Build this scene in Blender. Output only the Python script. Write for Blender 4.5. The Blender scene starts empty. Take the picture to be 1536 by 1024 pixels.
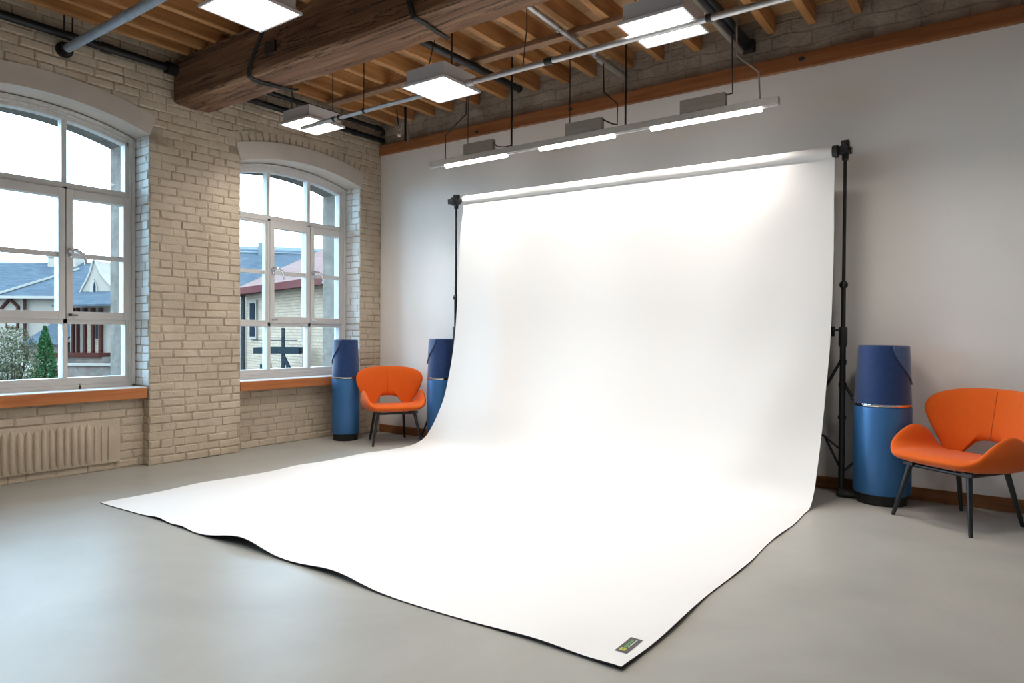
import bpy, bmesh, math, random
from mathutils import Vector, Matrix
random.seed(7)
sc = bpy.context.scene
COL = sc.collection
PI = math.pi
V = Vector

# ------------------------------------------------------------------ materials
def new_mat(name):
    m = bpy.data.materials.new(name); m.use_nodes = True
    nt = m.node_tree
    return m, nt, nt.nodes['Principled BSDF']

def N(nt, kind, **kw):
    n = nt.nodes.new(kind)
    for k, v in kw.items():
        if k in n.inputs.keys() if isinstance(k, str) else False:
            n.inputs[k].default_value = v
        else:
            setattr(n, k, v)
    return n

def ramp(nt, fac, stops):
    r = nt.nodes.new('ShaderNodeValToRGB')
    e = r.color_ramp.elements
    while len(e) < len(stops): e.new(0.5)
    for el, (p, c) in zip(e, stops):
        el.position = p; el.color = (*c, 1)
    nt.links.new(fac, r.inputs[0])
    return r.outputs[0]

def noise(nt, vec, scale, detail=4, rough=.55, dist=0):
    n = nt.nodes.new('ShaderNodeTexNoise')
    n.inputs['Scale'].default_value = scale; n.inputs['Detail'].default_value = detail
    n.inputs['Roughness'].default_value = rough; n.inputs['Distortion'].default_value = dist
    if vec is not None: nt.links.new(vec, n.inputs['Vector'])
    return n.outputs['Fac']

def mapped(nt, scale=(1, 1, 1), src='Object', loc=(0, 0, 0)):
    if src == 'World':
        o = nt.nodes.new('ShaderNodeNewGeometry').outputs['Position']
    else:
        o = nt.nodes.new('ShaderNodeTexCoord').outputs[src]
    mp = nt.nodes.new('ShaderNodeMapping')
    mp.inputs['Scale'].default_value = scale; mp.inputs['Location'].default_value = loc
    nt.links.new(o, mp.inputs['Vector'])
    return mp.outputs[0]

def bump(nt, b, height, strength=.3, dist=.01, prev=None):
    n = nt.nodes.new('ShaderNodeBump')
    n.inputs['Strength'].default_value = strength; n.inputs['Distance'].default_value = dist
    nt.links.new(height, n.inputs['Height'])
    if prev: nt.links.new(prev, n.inputs['Normal'])
    nt.links.new(n.outputs[0], b.inputs['Normal'])
    return n.outputs[0]

def plain(name, col, rough=.5, metal=0, spec=.5, coat=0):
    m, nt, b = new_mat(name)
    b.inputs['Base Color'].default_value = (*col, 1); b.inputs['Roughness'].default_value = rough
    b.inputs['Metallic'].default_value = metal; b.inputs['Specular IOR Level'].default_value = spec
    b.inputs['Coat Weight'].default_value = coat
    return m

def noisy(name, c1, c2, scale=6, rough=.6, metal=0, bstr=.2, bscale=60, bdist=.005, spec=.4, detail=5, src='World', sc3=(1, 1, 1)):
    m, nt, b = new_mat(name)
    v = mapped(nt, sc3, src)
    f = noise(nt, v, scale, detail, .6)
    nt.links.new(ramp(nt, f, [(.3, c1), (.7, c2)]), b.inputs['Base Color'])
    b.inputs['Roughness'].default_value = rough; b.inputs['Metallic'].default_value = metal
    b.inputs['Specular IOR Level'].default_value = spec
    if bstr: bump(nt, b, noise(nt, v, bscale, 4, .6), bstr, bdist)
    return m

def wood(name, dark, mid, light, axis='y', rough=.55, bstr=.25, crack=False, bdist=.004, gs=1.0):
    m, nt, b = new_mat(name)
    s = {'x': (.9, 14, 14), 'y': (14, .9, 14), 'z': (14, 14, .9)}[axis]
    s = tuple(q * gs for q in s)
    v = mapped(nt, s, 'World')
    f = noise(nt, v, 1.3, 7, .62, .6)
    base = ramp(nt, f, [(.25, dark), (.5, mid), (.75, light)])
    # broad tone change plank to plank
    v2 = mapped(nt, tuple(.35 * q for q in s), 'World', (3, 5, 1))
    f2 = noise(nt, v2, .6, 2)
    mx = N(nt, 'ShaderNodeMix', data_type='RGBA', blend_type='MULTIPLY')
    mx.inputs[0].default_value = .55
    nt.links.new(base, mx.inputs[6])
    nt.links.new(ramp(nt, f2, [(.3, (.55, .5, .46)), (.65, (1, 1, 1))]), mx.inputs[7])
    out = mx.outputs[2]
    prev = None
    if crack:
        v3 = mapped(nt, tuple(q * .55 for q in s), 'World', (1, 2, 7))
        f3 = noise(nt, v3, 1.1, 5, .55, 1.2)
        cr = ramp(nt, f3, [(.478, (1, 1, 1)), (.5, (0, 0, 0)), (.522, (1, 1, 1))])
        mx2 = N(nt, 'ShaderNodeMix', data_type='RGBA', blend_type='MULTIPLY')
        mx2.inputs[0].default_value = .85
        nt.links.new(out, mx2.inputs[6]); nt.links.new(cr, mx2.inputs[7])
        out = mx2.outputs[2]
        prev = bump(nt, b, cr, .5, .012)
    nt.links.new(out, b.inputs['Base Color'])
    b.inputs['Roughness'].default_value = rough; b.inputs['Specular IOR Level'].default_value = .3
    bump(nt, b, f, bstr, bdist, prev)
    return m

def emissive(name, col, strength):
    m, nt, b = new_mat(name)
    b.inputs['Base Color'].default_value = (.9, .9, .9, 1)
    b.inputs['Emission Color'].default_value = (*col, 1)
    b.inputs['Emission Strength'].default_value = strength
    return m

MAT = {}
# painted brick, the dirt in the joints is its own darker colour on the mortar bed
MAT['brick'] = noisy('painted_brick', (.455, .38, .285), (.60, .51, .395), 3.2, .62, 0, .75, 38, .009, .35, 7)
MAT['reveal'] = noisy('white_painted_reveal', (.60, .60, .58), (.70, .70, .68), 5, .6, 0, .5, 55, .006, .35, 6)
MAT['mortar'] = noisy('mortar_bed', (.24, .185, .13), (.50, .43, .34), 7, .85, 0, .7, 45, .01, .2, 6)
MAT['lintel'] = noisy('cast_lintel', (.52, .46, .40), (.58, .52, .46), 4, .6, 0, .25, 40, .004, .3)
MAT['plaster'] = noisy('white_plaster', (.82, .80, .775), (.86, .84, .815), 1.2, .55, 0, .05, 70, .002, .3)
MAT['plain_wall'] = plain('plain_painted_wall', (.78, .76, .73), .6)
def masonry_mat():
    m, nt, b = new_mat('rough_grey_masonry')
    v = mapped(nt, (1, 1, 1), 'World')
    f = noise(nt, v, 3.5, 8, .68)
    base = ramp(nt, f, [(.25, (.23, .185, .15)), (.5, (.41, .35, .295)), (.75, (.56, .49, .42))])
    sep = nt.nodes.new('ShaderNodeSeparateXYZ'); nt.links.new(v, sep.inputs[0])
    cb = nt.nodes.new('ShaderNodeCombineXYZ'); nt.links.new(sep.outputs[0], cb.inputs[0]); nt.links.new(sep.outputs[2], cb.inputs[1])
    add = N(nt, 'ShaderNodeVectorMath', operation='ADD'); nt.links.new(cb.outputs[0], add.inputs[0])
    ns = nt.nodes.new('ShaderNodeTexNoise'); ns.inputs['Scale'].default_value = 4; nt.links.new(v, ns.inputs['Vector'])
    sc_ = N(nt, 'ShaderNodeVectorMath', operation='SCALE'); sc_.inputs['Scale'].default_value = .09
    nt.links.new(ns.outputs['Color'], sc_.inputs[0]); nt.links.new(sc_.outputs[0], add.inputs[1])
    br = nt.nodes.new('ShaderNodeTexBrick')
    for k, q in {'Scale': 1, 'Brick Width': .3, 'Row Height': .105, 'Mortar Size': .012, 'Mortar Smooth': 1.0}.items():
        br.inputs[k].default_value = q
    br.inputs['Color1'].default_value = (1, 1, 1, 1); br.inputs['Color2'].default_value = (.8, .8, .8, 1); br.inputs['Mortar'].default_value = (.5, .5, .5, 1)
    nt.links.new(add.outputs[0], br.inputs['Vector'])
    mx = N(nt, 'ShaderNodeMix', data_type='RGBA', blend_type='MULTIPLY'); mx.inputs[0].default_value = .5
    nt.links.new(base, mx.inputs[6]); nt.links.new(br.outputs['Color'], mx.inputs[7])
    nt.links.new(mx.outputs[2], b.inputs['Base Color'])
    b.inputs['Roughness'].default_value = .9; b.inputs['Specular IOR Level'].default_value = .2
    p = bump(nt, b, br.outputs['Color'], .5, .02)
    bump(nt, b, noise(nt, v, 14, 8, .7), .9, .03, p)
    return m
MAT['masonry'] = masonry_mat()
def floor_mat():
    m, nt, b = new_mat('sealed_concrete_floor')
    v = mapped(nt, (1, 1, 1), 'World')
    f = noise(nt, v, 1.1, 7, .6, .4)
    nt.links.new(ramp(nt, f, [(.3, (.315, .312, .285)), (.7, (.385, .38, .35))]), b.inputs['Base Color'])
    g = noise(nt, v, 2.6, 6, .65)
    r = nt.nodes.new('ShaderNodeMapRange'); nt.links.new(g, r.inputs[0])
    r.inputs[3].default_value = .33; r.inputs[4].default_value = .43
    nt.links.new(r.outputs[0], b.inputs['Roughness'])
    b.inputs['Specular IOR Level'].default_value = .10
    bump(nt, b, noise(nt, v, 7, 5, .6), .05, .01)
    return m
MAT['floor'] = floor_mat()
MAT['joist'] = wood('joist_timber', (.27, .12, .043), (.51, .25, .095), (.66, .37, .165), 'y')
MAT['board'] = wood('ceiling_boards', (.40, .235, .115), (.56, .35, .18), (.66, .44, .25), 'x')
MAT['beam'] = wood('old_beam_timber', (.085, .042, .024), (.21, .11, .062), (.37, .225, .135), 'x', .7, .5, True, .01, .8)
MAT['ledger'] = wood('ledger_timber', (.19, .068, .026), (.33, .13, .05), (.44, .19, .08), 'x', .5, .25)
MAT['batten'] = wood('batten_timber', (.16, .09, .055), (.27, .16, .10), (.36, .23, .15), 'x', .7, .3)
MAT['skirting'] = wood('skirting_timber', (.20, .075, .025), (.31, .125, .045), (.40, .17, .07), 'x', .45, .15)
MAT['sill'] = wood('sill_timber', (.34, .105, .03), (.48, .165, .05), (.58, .225, .08), 'y', .55, .2)
MAT['sill_top'] = noisy('sill_white_paint', (.60, .60, .60), (.74, .74, .74), 8, .5, 0, .1)
MAT['frame'] = noisy('window_paint', (.60, .58, .56), (.66, .64, .62), 3, .45, 0, .06, 30, .003)
MAT['chrome'] = plain('chrome', (.78, .78, .80), .14, 1)
MAT['alu'] = noisy('brushed_aluminium', (.44, .42, .395), (.50, .48, .455), 20, .42, .4, .05)
MAT['galv'] = noisy('galvanised_steel', (.42, .42, .43), (.60, .60, .62), 14, .36, .9, .08, 40)
MAT['bluepipe'] = noisy('blue_grey_painted_pipe', (.27, .34, .44), (.36, .44, .54), 12, .4, .1, .06)
MAT['black'] = plain('black_powder_coat', (.012, .012, .014), .38)
MAT['blackpipe'] = noisy('black_iron_pipe', (.010, .011, .013), (.022, .022, .025), 10, .45, .3, .1)
MAT['rubber'] = plain('black_rubber', (.01, .01, .01), .7)
MAT['cable'] = plain('black_cable', (.014, .013, .013), .55)
MAT['driver'] = noisy('taupe_driver_case', (.27, .25, .215), (.32, .30, .26), 6, .5, .2, .04)
MAT['housing'] = plain('white_lamp_housing', (.63, .62, .64), .45)
MAT['panel_glow'] = emissive('panel_diffuser', (1, .97, .93), 5)
MAT['tube_glow'] = emissive('linear_diffuser', (1, .97, .93), 5)
MAT['bulb'] = plain('opal_bulb', (.9, .9, .9), .3)
MAT['rope'] = plain('pale_rope', (.5, .43, .33), .8)
def cloth_mat():
    m, nt, b = new_mat('white_backdrop_cloth')
    b.inputs['Base Color'].default_value = (.76, .757, .75, 1)
    b.inputs['Roughness'].default_value = .75; b.inputs['Specular IOR Level'].default_value = .15
    v = mapped(nt, (1, 1, 1), 'World')
    bump(nt, b, noise(nt, v, 2.2, 2), .12, .03)
    return m
MAT['cloth'] = cloth_mat()
MAT['backing'] = plain('dark_backing', (.022, .014, .024), .8)
def fabric(name, c1, c2, scale=900, bstr=.25, rough=.8, sheen=.25, spec=.2):
    m, nt, b = new_mat(name)
    v = mapped(nt, (1, 1, 1), 'Object')
    f = noise(nt, v, 35, 4)
    nt.links.new(ramp(nt, f, [(.3, c1), (.7, c2)]), b.inputs['Base Color'])
    b.inputs['Roughness'].default_value = rough; b.inputs['Sheen Weight'].default_value = sheen
    b.inputs['Specular IOR Level'].default_value = spec
    bump(nt, b, noise(nt, v, scale, 2), bstr, .001)
    return m
MAT['orange'] = fabric('orange_upholstery', (.66, .105, .006), (.69, .113, .007), 700, .3, .75, .1)
MAT['orange_dark'] = plain('orange_piping', (.34, .045, .004), .8)
MAT['navy'] = fabric('navy_fabric', (.008, .030, .110), (.012, .040, .135), 500, .3, .6, .3)
MAT['navy_flap'] = fabric('navy_flap_fabric', (.042, .080, .185), (.055, .10, .22), 500, .3, .6, .3)
MAT['blue'] = noisy('blue_metallic_paint', (.034, .135, .330), (.040, .150, .355), 3, .36, .25, .03, 300, .001, .5)
MAT['patch'] = plain('grey_woven_patch', (.085, .075, .08), .7)
MAT['green'] = plain('green_print', (.10, .36, .06), .6)
MAT['yellow'] = plain('yellow_print', (.60, .62, .10), .6)
MAT['white_print'] = plain('white_print', (.7, .7, .68), .6)
MAT['iron'] = plain('dark_iron', (.03, .028, .03), .5, .4)
def glass_mat():
    m = bpy.data.materials.new('window_glass'); m.use_nodes = True
    nt = m.node_tree; nt.nodes.clear()
    o = nt.nodes.new('ShaderNodeOutputMaterial'); mx = nt.nodes.new('ShaderNodeMixShader')
    t = nt.nodes.new('ShaderNodeBsdfTransparent'); t.inputs[0].default_value = (.95, .975, .98, 1)
    g = nt.nodes.new('ShaderNodeBsdfGlossy'); g.inputs['Roughness'].default_value = .0
    fr = nt.nodes.new('ShaderNodeFresnel'); fr.inputs[0].default_value = 1.35
    nt.links.new(fr.outputs[0], mx.inputs[0]); nt.links.new(t.outputs[0], mx.inputs[1])
    nt.links.new(g.outputs[0], mx.inputs[2]); nt.links.new(mx.outputs[0], o.inputs[0])
    return m
MAT['glass'] = glass_mat()
# outdoors
def tiles(name, c1, c2, cm, w, h, mort=.01, rough=.7, src='Object'):
    m, nt, b = new_mat(name)
    v = mapped(nt, (1, 1, 1), src)
    sep = nt.nodes.new('ShaderNodeSeparateXYZ'); nt.links.new(v, sep.inputs[0])
    ad = N(nt, 'ShaderNodeMath', operation='ADD'); nt.links.new(sep.outputs[1], ad.inputs[0]); nt.links.new(sep.outputs[2], ad.inputs[1])
    cb = nt.nodes.new('ShaderNodeCombineXYZ'); nt.links.new(sep.outputs[0], cb.inputs[0]); nt.links.new(ad.outputs[0], cb.inputs[1])
    br = nt.nodes.new('ShaderNodeTexBrick')
    for k, q in {'Scale': 1, 'Brick Width': w, 'Row Height': h, 'Mortar Size': mort, 'Mortar Smooth': .3}.items():
        br.inputs[k].default_value = q
    br.inputs['Color1'].default_value = (*c1, 1); br.inputs['Color2'].default_value = (*c2, 1); br.inputs['Mortar'].default_value = (*cm, 1)
    nt.links.new(cb.outputs[0], br.inputs['Vector'])
    nt.links.new(br.outputs['Color'], b.inputs['Base Color'])
    b.inputs['Roughness'].default_value = rough
    bump(nt, b, br.outputs['Fac'], -.4, .02)
    return m
MAT['slate'] = tiles('slate_roof', (0.0288, 0.0324, 0.0378), (0.0414, 0.0450, 0.0504), (0.0198, 0.0234, 0.0288), .3, .16)
MAT['slate_light'] = tiles('pale_slate_roof', (0.0624, 0.0650, 0.0689), (0.0728, 0.0754, 0.0780), (0.0468, 0.0494, 0.0546), .3, .16)
MAT['redroof'] = tiles('faded_red_metal_roof', (0.0950, 0.0560, 0.0490), (0.1050, 0.0630, 0.0550), (0.0675, 0.0338, 0.0284), 5.0, .35, .012)
MAT['maroon'] = plain('maroon_gutter', (.055, .018, .017), .5)
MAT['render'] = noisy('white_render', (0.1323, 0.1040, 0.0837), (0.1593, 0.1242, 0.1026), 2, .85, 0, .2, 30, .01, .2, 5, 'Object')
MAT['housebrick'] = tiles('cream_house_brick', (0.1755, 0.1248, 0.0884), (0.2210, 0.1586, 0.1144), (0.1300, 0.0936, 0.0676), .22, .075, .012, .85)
MAT['outer_brick'] = noisy('outer_reveal_brick', (.095, .078, .066), (.165, .135, .115), 9, 1.0, 0, .3, 30, .006, .03, 6)
MAT['stonewall'] = noisy('grey_garden_wall', (0.0560, 0.0448, 0.0378), (0.1050, 0.0840, 0.0700), 3, .9, 0, .4, 20, .02, .2, 6, 'Object')
MAT['brown'] = plain('brown_timber_trim', (.028, .010, .008), .6)
MAT['darkpane'] = plain('dark_house_pane', (.010, .012, .015), .3)
MAT['steel'] = plain('dark_blue_steel', (0.0130, 0.0156, 0.0169), .5)
MAT['conifer'] = noisy('conifer_green', (0.0070, 0.0224, 0.0070), (0.0224, 0.0560, 0.0182), 12, .8, 0, 0)
MAT['bushleaf'] = noisy('grey_green_leaf', (.030, .030, .016), (.060, .055, .030), 12, .8, 0, 0)
MAT['bark'] = plain('bark', (.020, .013, .010), .9)
MAT['ground'] = noisy('gravel_yard', (.045, .040, .035), (.070, .062, .055), 2, .95, 0, .3)
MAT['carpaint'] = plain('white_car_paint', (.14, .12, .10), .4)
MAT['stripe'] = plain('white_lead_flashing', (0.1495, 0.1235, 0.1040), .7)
for k in ('slate', 'slate_light', 'redroof', 'maroon', 'render', 'housebrick', 'stonewall', 'brown', 'darkpane', 'steel', 'conifer', 'bushleaf', 'bark', 'ground', 'carpaint', 'stripe', 'outer_brick'):
    MAT[k].node_tree.nodes['Principled BSDF'].inputs['Specular IOR Level'].default_value = 0.0   # weathered matt surfaces

# ------------------------------------------------------------------ mesh helper
def origin(o):
    p = V((0, 0, 0))
    while o is not None:
        p = p + o.location; o = o.parent
    return p

class MB:
    def __init__(s): s.bm = bmesh.new(); s.mi = 0
    def face(s, vs):
        try:
            f = s.bm.faces.new(vs); f.material_index = s.mi; return f
        except ValueError:
            return None
    def verts(s, pts): return [s.bm.verts.new(p) for p in pts]
    def hexa(s, p):   # p: 8 points, 0-3 bottom ccw, 4-7 top
        v = s.verts(p)
        for q in ((3, 2, 1, 0), (4, 5, 6, 7), (0, 1, 5, 4), (1, 2, 6, 5), (2, 3, 7, 6), (3, 0, 4, 7)):
            s.face([v[i] for i in q])
    def box(s, x0, x1, y0, y1, z0, z1):
        s.hexa([(x0, y0, z0), (x1, y0, z0), (x1, y1, z0), (x0, y1, z0), (x0, y0, z1), (x1, y0, z1), (x1, y1, z1), (x0, y1, z1)])
        return s
    def bar(s, a, b, w, h, up=(0, 0, 1)):   # rectangular bar from a to b
        a, b = V(a), V(b); d = (b - a).normalized(); u = V(up)
        sd = d.cross(u)
        if sd.length < 1e-4: sd = d.cross(V((1, 0, 0)))
        sd.normalize(); u = sd.cross(d)
        p = []
        for q in (a, b):
            for i, j in ((-1, -1), (1, -1), (1, 1), (-1, 1)): p.append(q + sd * (i * w / 2) + u * (j * h / 2))
        s.hexa([p[i] for i in range(8)])
        return s
    def tube(s, pts, r, n=12, cap=True):
        pts = [V(p) for p in pts]; rs = r if isinstance(r, (list, tuple)) else [r] * len(pts)
        rings = []; ref = None
        for i, p in enumerate(pts):
            if i == 0: d = pts[1] - p
            elif i == len(pts) - 1: d = p - pts[i - 1]
            else: d = (p - pts[i - 1]).normalized() + (pts[i + 1] - p).normalized()
            d.normalize()
            if ref is None:
                ref = d.orthogonal().normalized()
            else:
                ref = (ref - d * ref.dot(d))
                ref = ref.normalized() if ref.length > 1e-6 else d.orthogonal().normalized()
            c = d.cross(ref)
            rings.append(s.verts([p + (ref * math.cos(2 * PI * k / n) + c * math.sin(2 * PI * k / n)) * rs[i] for k in range(n)]))
        for a, b in zip(rings, rings[1:]):
            for k in range(n): s.face([a[k], a[(k + 1) % n], b[(k + 1) % n], b[k]])
        if cap:
            s.face(rings[0][::-1]); s.face(rings[-1])
        return s
    def lathe(s, prof, c=(0, 0, 0), n=48, cap=True):
        rings = []
        for r, z in prof:
            rings.append(s.verts([(c[0] + r * math.cos(2 * PI * k / n), c[1] + r * math.sin(2 * PI * k / n), c[2] + z) for k in range(n)]))
        for a, b in zip(rings, rings[1:]):
            for k in range(n): s.face([a[k], a[(k + 1) % n], b[(k + 1) % n], b[k]])
        if cap:
            s.face(rings[0][::-1]); s.face(rings[-1])
        return s
    def ball(s, c, r, n=12, sq=(1, 1, 1)):
        m = n // 2; rows = []
        top = s.bm.verts.new((c[0], c[1], c[2] + r * sq[2])); bot = s.bm.verts.new((c[0], c[1], c[2] - r * sq[2]))
        for i in range(1, m):
            a = PI * i / m
            rows.append(s.verts([(c[0] + sq[0] * r * math.sin(a) * math.cos(2 * PI * k / n), c[1] + sq[1] * r * math.sin(a) * math.sin(2 * PI * k / n), c[2] + sq[2] * r * math.cos(a)) for k in range(n)]))
        for k in range(n):
            s.face([top, rows[0][k], rows[0][(k + 1) % n]]); s.face([bot, rows[-1][(k + 1) % n], rows[-1][k]])
        for a, b in zip(rows, rows[1:]):
            for k in range(n): s.face([a[k], b[k], b[(k + 1) % n], a[(k + 1) % n]])
        return s
    def prism(s, poly, f0, f1):   # poly of 2D points mapped by f0/f1 to the two ends
        a = s.verts([f0(*p) for p in poly]); b = s.verts([f1(*p) for p in poly])
        s.face(a[::-1]); s.face(b)
        n = len(poly)
        for k in range(n): s.face([a[k], a[(k + 1) % n], b[(k + 1) % n], b[k]])
        return s
    def grid(s, pts, close=False):
        rows = [s.verts(r) for r in pts]
        for a, b in zip(rows, rows[1:]):
            for k in range(len(a) - 1): s.face([a[k], a[k + 1], b[k + 1], b[k]])
        return rows
    def build(s, name, mat, parent=None, smooth=None, bevel=0, local=False, fix=True):
        if fix: bmesh.ops.recalc_face_normals(s.bm, faces=s.bm.faces[:])
        me = bpy.data.meshes.new(name); s.bm.to_mesh(me); s.bm.free()
        o = bpy.data.objects.new(name, me); COL.objects.link(o)
        mats = mat if isinstance(mat, (list, tuple)) else [mat]
        for m in mats: me.materials.append(MAT[m] if isinstance(m, str) else m)
        if parent is not None:
            o.parent = parent
            if not local:
                off = origin(parent); me.transform(Matrix.Translation(-off))
        if bevel:
            md = o.modifiers.new('edge', 'BEVEL'); md.width = bevel; md.segments = 2; md.limit_method = 'ANGLE'; md.angle_limit = math.radians(40)
        if smooth is not None:
            for p in me.polygons: p.use_smooth = True
            if smooth < 180:
                es = []
                bm = bmesh.new(); bm.from_mesh(me)
                for e in bm.edges:
                    if len(e.link_faces) == 2 and e.calc_face_angle(0) > math.radians(smooth): e.smooth = False
                bm.to_mesh(me); bm.free()
        return o

def tag(o, label=None, cat=None, group=None, kind=None):
    if label: o['label'] = label
    if cat: o['category'] = cat
    if group: o['group'] = group
    if kind: o['kind'] = kind
    return o

def thing(name, loc, label=None, cat=None, group=None, rz=0, kind=None):
    o = bpy.data.objects.new(name, None); COL.objects.link(o)
    o.empty_display_size = .1
    o.location = loc; o.rotation_euler = (0, 0, rz)
    return tag(o, label, cat, group, kind)

def copy_tree(o, parent=None):
    c = o.copy(); COL.objects.link(c)
    if parent: c.parent = parent
    for ch in list(o.children): copy_tree(ch, c)
    return c

def lerp(a, b, t): return a + (b - a) * t
def sstep(a, b, x):
    t = max(0, min(1, (x - a) / (b - a))); return t * t * (3 - 2 * t)
def catmull(p, t):
    n = len(p) - 1; i = min(int(t * n), n - 1); u = t * n - i
    p0, p1, p2, p3 = p[max(i - 1, 0)], p[i], p[i + 1], p[min(i + 2, n)]
    return .5 * (2 * p1 + (p2 - p0) * u + (2 * p0 - 5 * p1 + 4 * p2 - p3) * u * u + (3 * p1 - p0 - 3 * p2 + p3) * u ** 3)

# ------------------------------------------------------------------ dimensions
W = .03            # inner face of the window wall
TOPZ = 3.80        # underside of the ceiling boards
JZ = 3.65          # underside of the joists
XR, YN = 9.2, -8.2
def arch_z(y, c, half, spring, rise):
    t = (y - c) / half
    R = (half * half + rise * rise) / (2 * rise)
    return spring - (R - rise) + math.sqrt(max(R * R - (t * half) ** 2, 0))
WIN = [dict(c=-3.598, half=.838, spring=2.932, rise=.145, rec=-.065),
       dict(c=-1.098, half=.775, spring=2.888, rise=.122, rec=-.125),
       dict(c=-6.10, half=.838, spring=2.932, rise=.145, rec=-.065)]  # unseen third window, added to bring more daylight onto the floor

# ------------------------------------------------------------------ shell
fl = MB().box(-.62, XR, YN, .3, -.15, 0).build('floor', 'floor'); tag(fl, kind='structure')
ce = MB().box(-.62, XR, YN, .3, TOPZ, TOPZ + .12)
ce = ce.build('ceiling', 'board'); tag(ce, kind='structure')

def wall_layer(mb, x0, x1, inset, sillz, top):
    ops = sorted(WIN, key=lambda w: w['c'])
    y = YN
    for w in ops:
        a, b = w['c'] - w['half'] + inset, w['c'] + w['half'] - inset
        mb.box(x0, x1, y, a, 0, top)
        mb.box(x0, min(x1, w['rec']), a, b, 0, sillz)
        n = 20
        for i in range(n):
            ya, yb = lerp(a, b, i / n), lerp(a, b, (i + 1) / n)
            h = w['half']
            za, zb = arch_z(ya, w['c'], h, w['spring'], w['rise']) - inset * 1.2, arch_z(yb, w['c'], h, w['spring'], w['rise']) - inset * 1.2
            mb.hexa([(x0, ya, za), (x1, ya, za), (x1, yb, zb), (x0, yb, zb), (x0, ya, top), (x1, ya, top), (x1, yb, top), (x0, yb, top)])
        y = b
    mb.box(x0, x1, y, 0, 0, top)

mb = MB()
wall_layer(mb, -.33, W, 0, .60, TOPZ + .1)
wl = mb.build('wall_left', 'mortar'); tag(wl, kind='structure')
mb = MB(); wall_layer(mb, -.56, -.33, .065, .66, TOPZ + .1)
mb.build('outer_leaf', 'outer_brick', wl)

ROW, BL, JT = .0735, .222, .007
def brick(mb, P, u0, u1, z0, z1, d, ins=.006):
    j = lambda s=.0036: random.uniform(-s, s)
    b = [P(u0, z0, 0), P(u1, z0, 0), P(u1, z1, 0), P(u0, z1, 0)]
    t = [P(u0 + ins + j(), z0 + ins + j(), d + j(.0018)), P(u1 - ins + j(), z0 + ins + j(), d + j(.0018)),
         P(u1 - ins + j(), z1 - ins + j(), d + j(.0018)), P(u0 + ins + j(), z1 - ins + j(), d + j(.0018))]
    vb, vt = mb.verts(b), mb.verts(t)
    mb.face(vt)
    for k in range(4): mb.face([vb[k], vb[(k + 1) % 4], vt[(k + 1) % 4], vt[k]])

def brick4(mb, q, d):
    m = sum((V(p) for p in q), V((0, 0, 0))) / 4
    vb = mb.verts(q); vt = mb.verts([V(p).lerp(m, .055) + V((d + random.uniform(-.002, .002), 0, 0)) for p in q])
    mb.face(vt)
    for k in range(4): mb.face([vb[k], vb[(k + 1) % 4], vt[(k + 1) % 4], vt[k]])

def courses(mb, P, u0, u1, z0, z1, skip=None, cuts=None, seed=0, dmin=.002, dmax=.0125):
    """lay running-bond bricks on a plane between u0..u1 and z0..z1; cuts(z) returns spans left open"""
    z = z0; r = 0
    rnd = random.Random(seed)
    while z < z1 - .02:
        zt = min(z + ROW, z1)
        spans = [(u0, u1)]
        if cuts: spans = cuts(z, zt, u0, u1)
        for (a, b) in spans:
            u = a - (0 if r % 2 else BL * .5) - (r % 3) * .012
            while u < b - .012:
                L = BL * rnd.choice([1, 1.04, .96, .92, .55, 1.1, .5, 1])
                s, e = max(u, a), min(u + L, b)
                u += L
                if e - s < .03: continue
                if skip and skip(s, e, z, zt): continue
                g0 = JT * .5 if s > a + 1e-4 else 0.0
                g1 = JT * .5 if e < b - 1e-4 else 0.0
                g0 *= rnd.uniform(.2, 1.9); g1 *= rnd.uniform(.2, 1.9)
                h0, h1 = rnd.uniform(.0005, .0055), rnd.uniform(.0005, .0055)
                brick(mb, P, s + g0, e - g1, z + h0, zt - h1, rnd.uniform(dmin, dmax), rnd.uniform(.005, .014))
        z = zt; r += 1

def face_cuts(z0, z1, a, b):
    spans = [(a, b)]
    for w in WIN:
        y0, y1 = w['c'] - w['half'], w['c'] + w['half']
        if (z0 + z1) / 2 < w['spring'] + .02:
            ns = []
            for s, e in spans:
                if y0 > s and y1 < e: ns += [(s, y0), (y1, e)]
                elif y0 <= s < y1: ns.append((y1, e))
                elif y0 < e <= y1: ns.append((s, y0))
                else: ns.append((s, e))
            spans = ns
    return spans
RING0, RING1 = .168, .285
def face_skip(s, e, z0, z1):
    for w in WIN:
        c, h = w['c'], w['half']
        az = lambda u: arch_z(max(c - h, min(c + h, u)), c, h, w['spring'], w['rise'])
        for u in (s, e):
            for zz in (z0, z1):
                if abs(u - c) < h + .005 and zz > w['spring'] - .01 and zz < az(u) + .03: return True
        m, zm = (s + e) / 2, (z0 + z1) / 2
        if w is WIN[1] and abs(m - c) < h + .03 and az(m) + .05 < zm < az(m) + RING1 - .03: return True
    return False
mb = MB()
courses(mb, lambda u, z, d: (W + d, u, z), -4.75, -.002, .0, TOPZ - .01, face_skip, face_cuts, 1)
mr = MB()
for k, w in enumerate(WIN[:2]):
    y0, y1 = w['c'] - w['half'], w['c'] + w['half']
    courses(mb, lambda u, z, d: (w['rec'] + d, u, z), y0, y1, .0, .585, None, None, 20 + k, .003, .008)
    # jambs: the right hand reveal looks back into the room, the left one faces away
    zj = w['spring']
    courses(mr, lambda u, z, d: (u, y1 - d, z), -.325, W, .705, zj, None, None, 30 + k, .003, .007)
    courses(mr, lambda u, z, d: (u, y0 + d, z), -.325, W, .705, zj, None, None, 40 + k, .003, .007)
    courses(mb, lambda u, z, d: (u, y1 - d, z), w['rec'], W, 0, .60, None, None, 50 + k, .003, .007)
    courses(mb, lambda u, z, d: (u, y0 + d, z), w['rec'], W, 0, .60, None, None, 60 + k, .003, .007)
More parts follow.
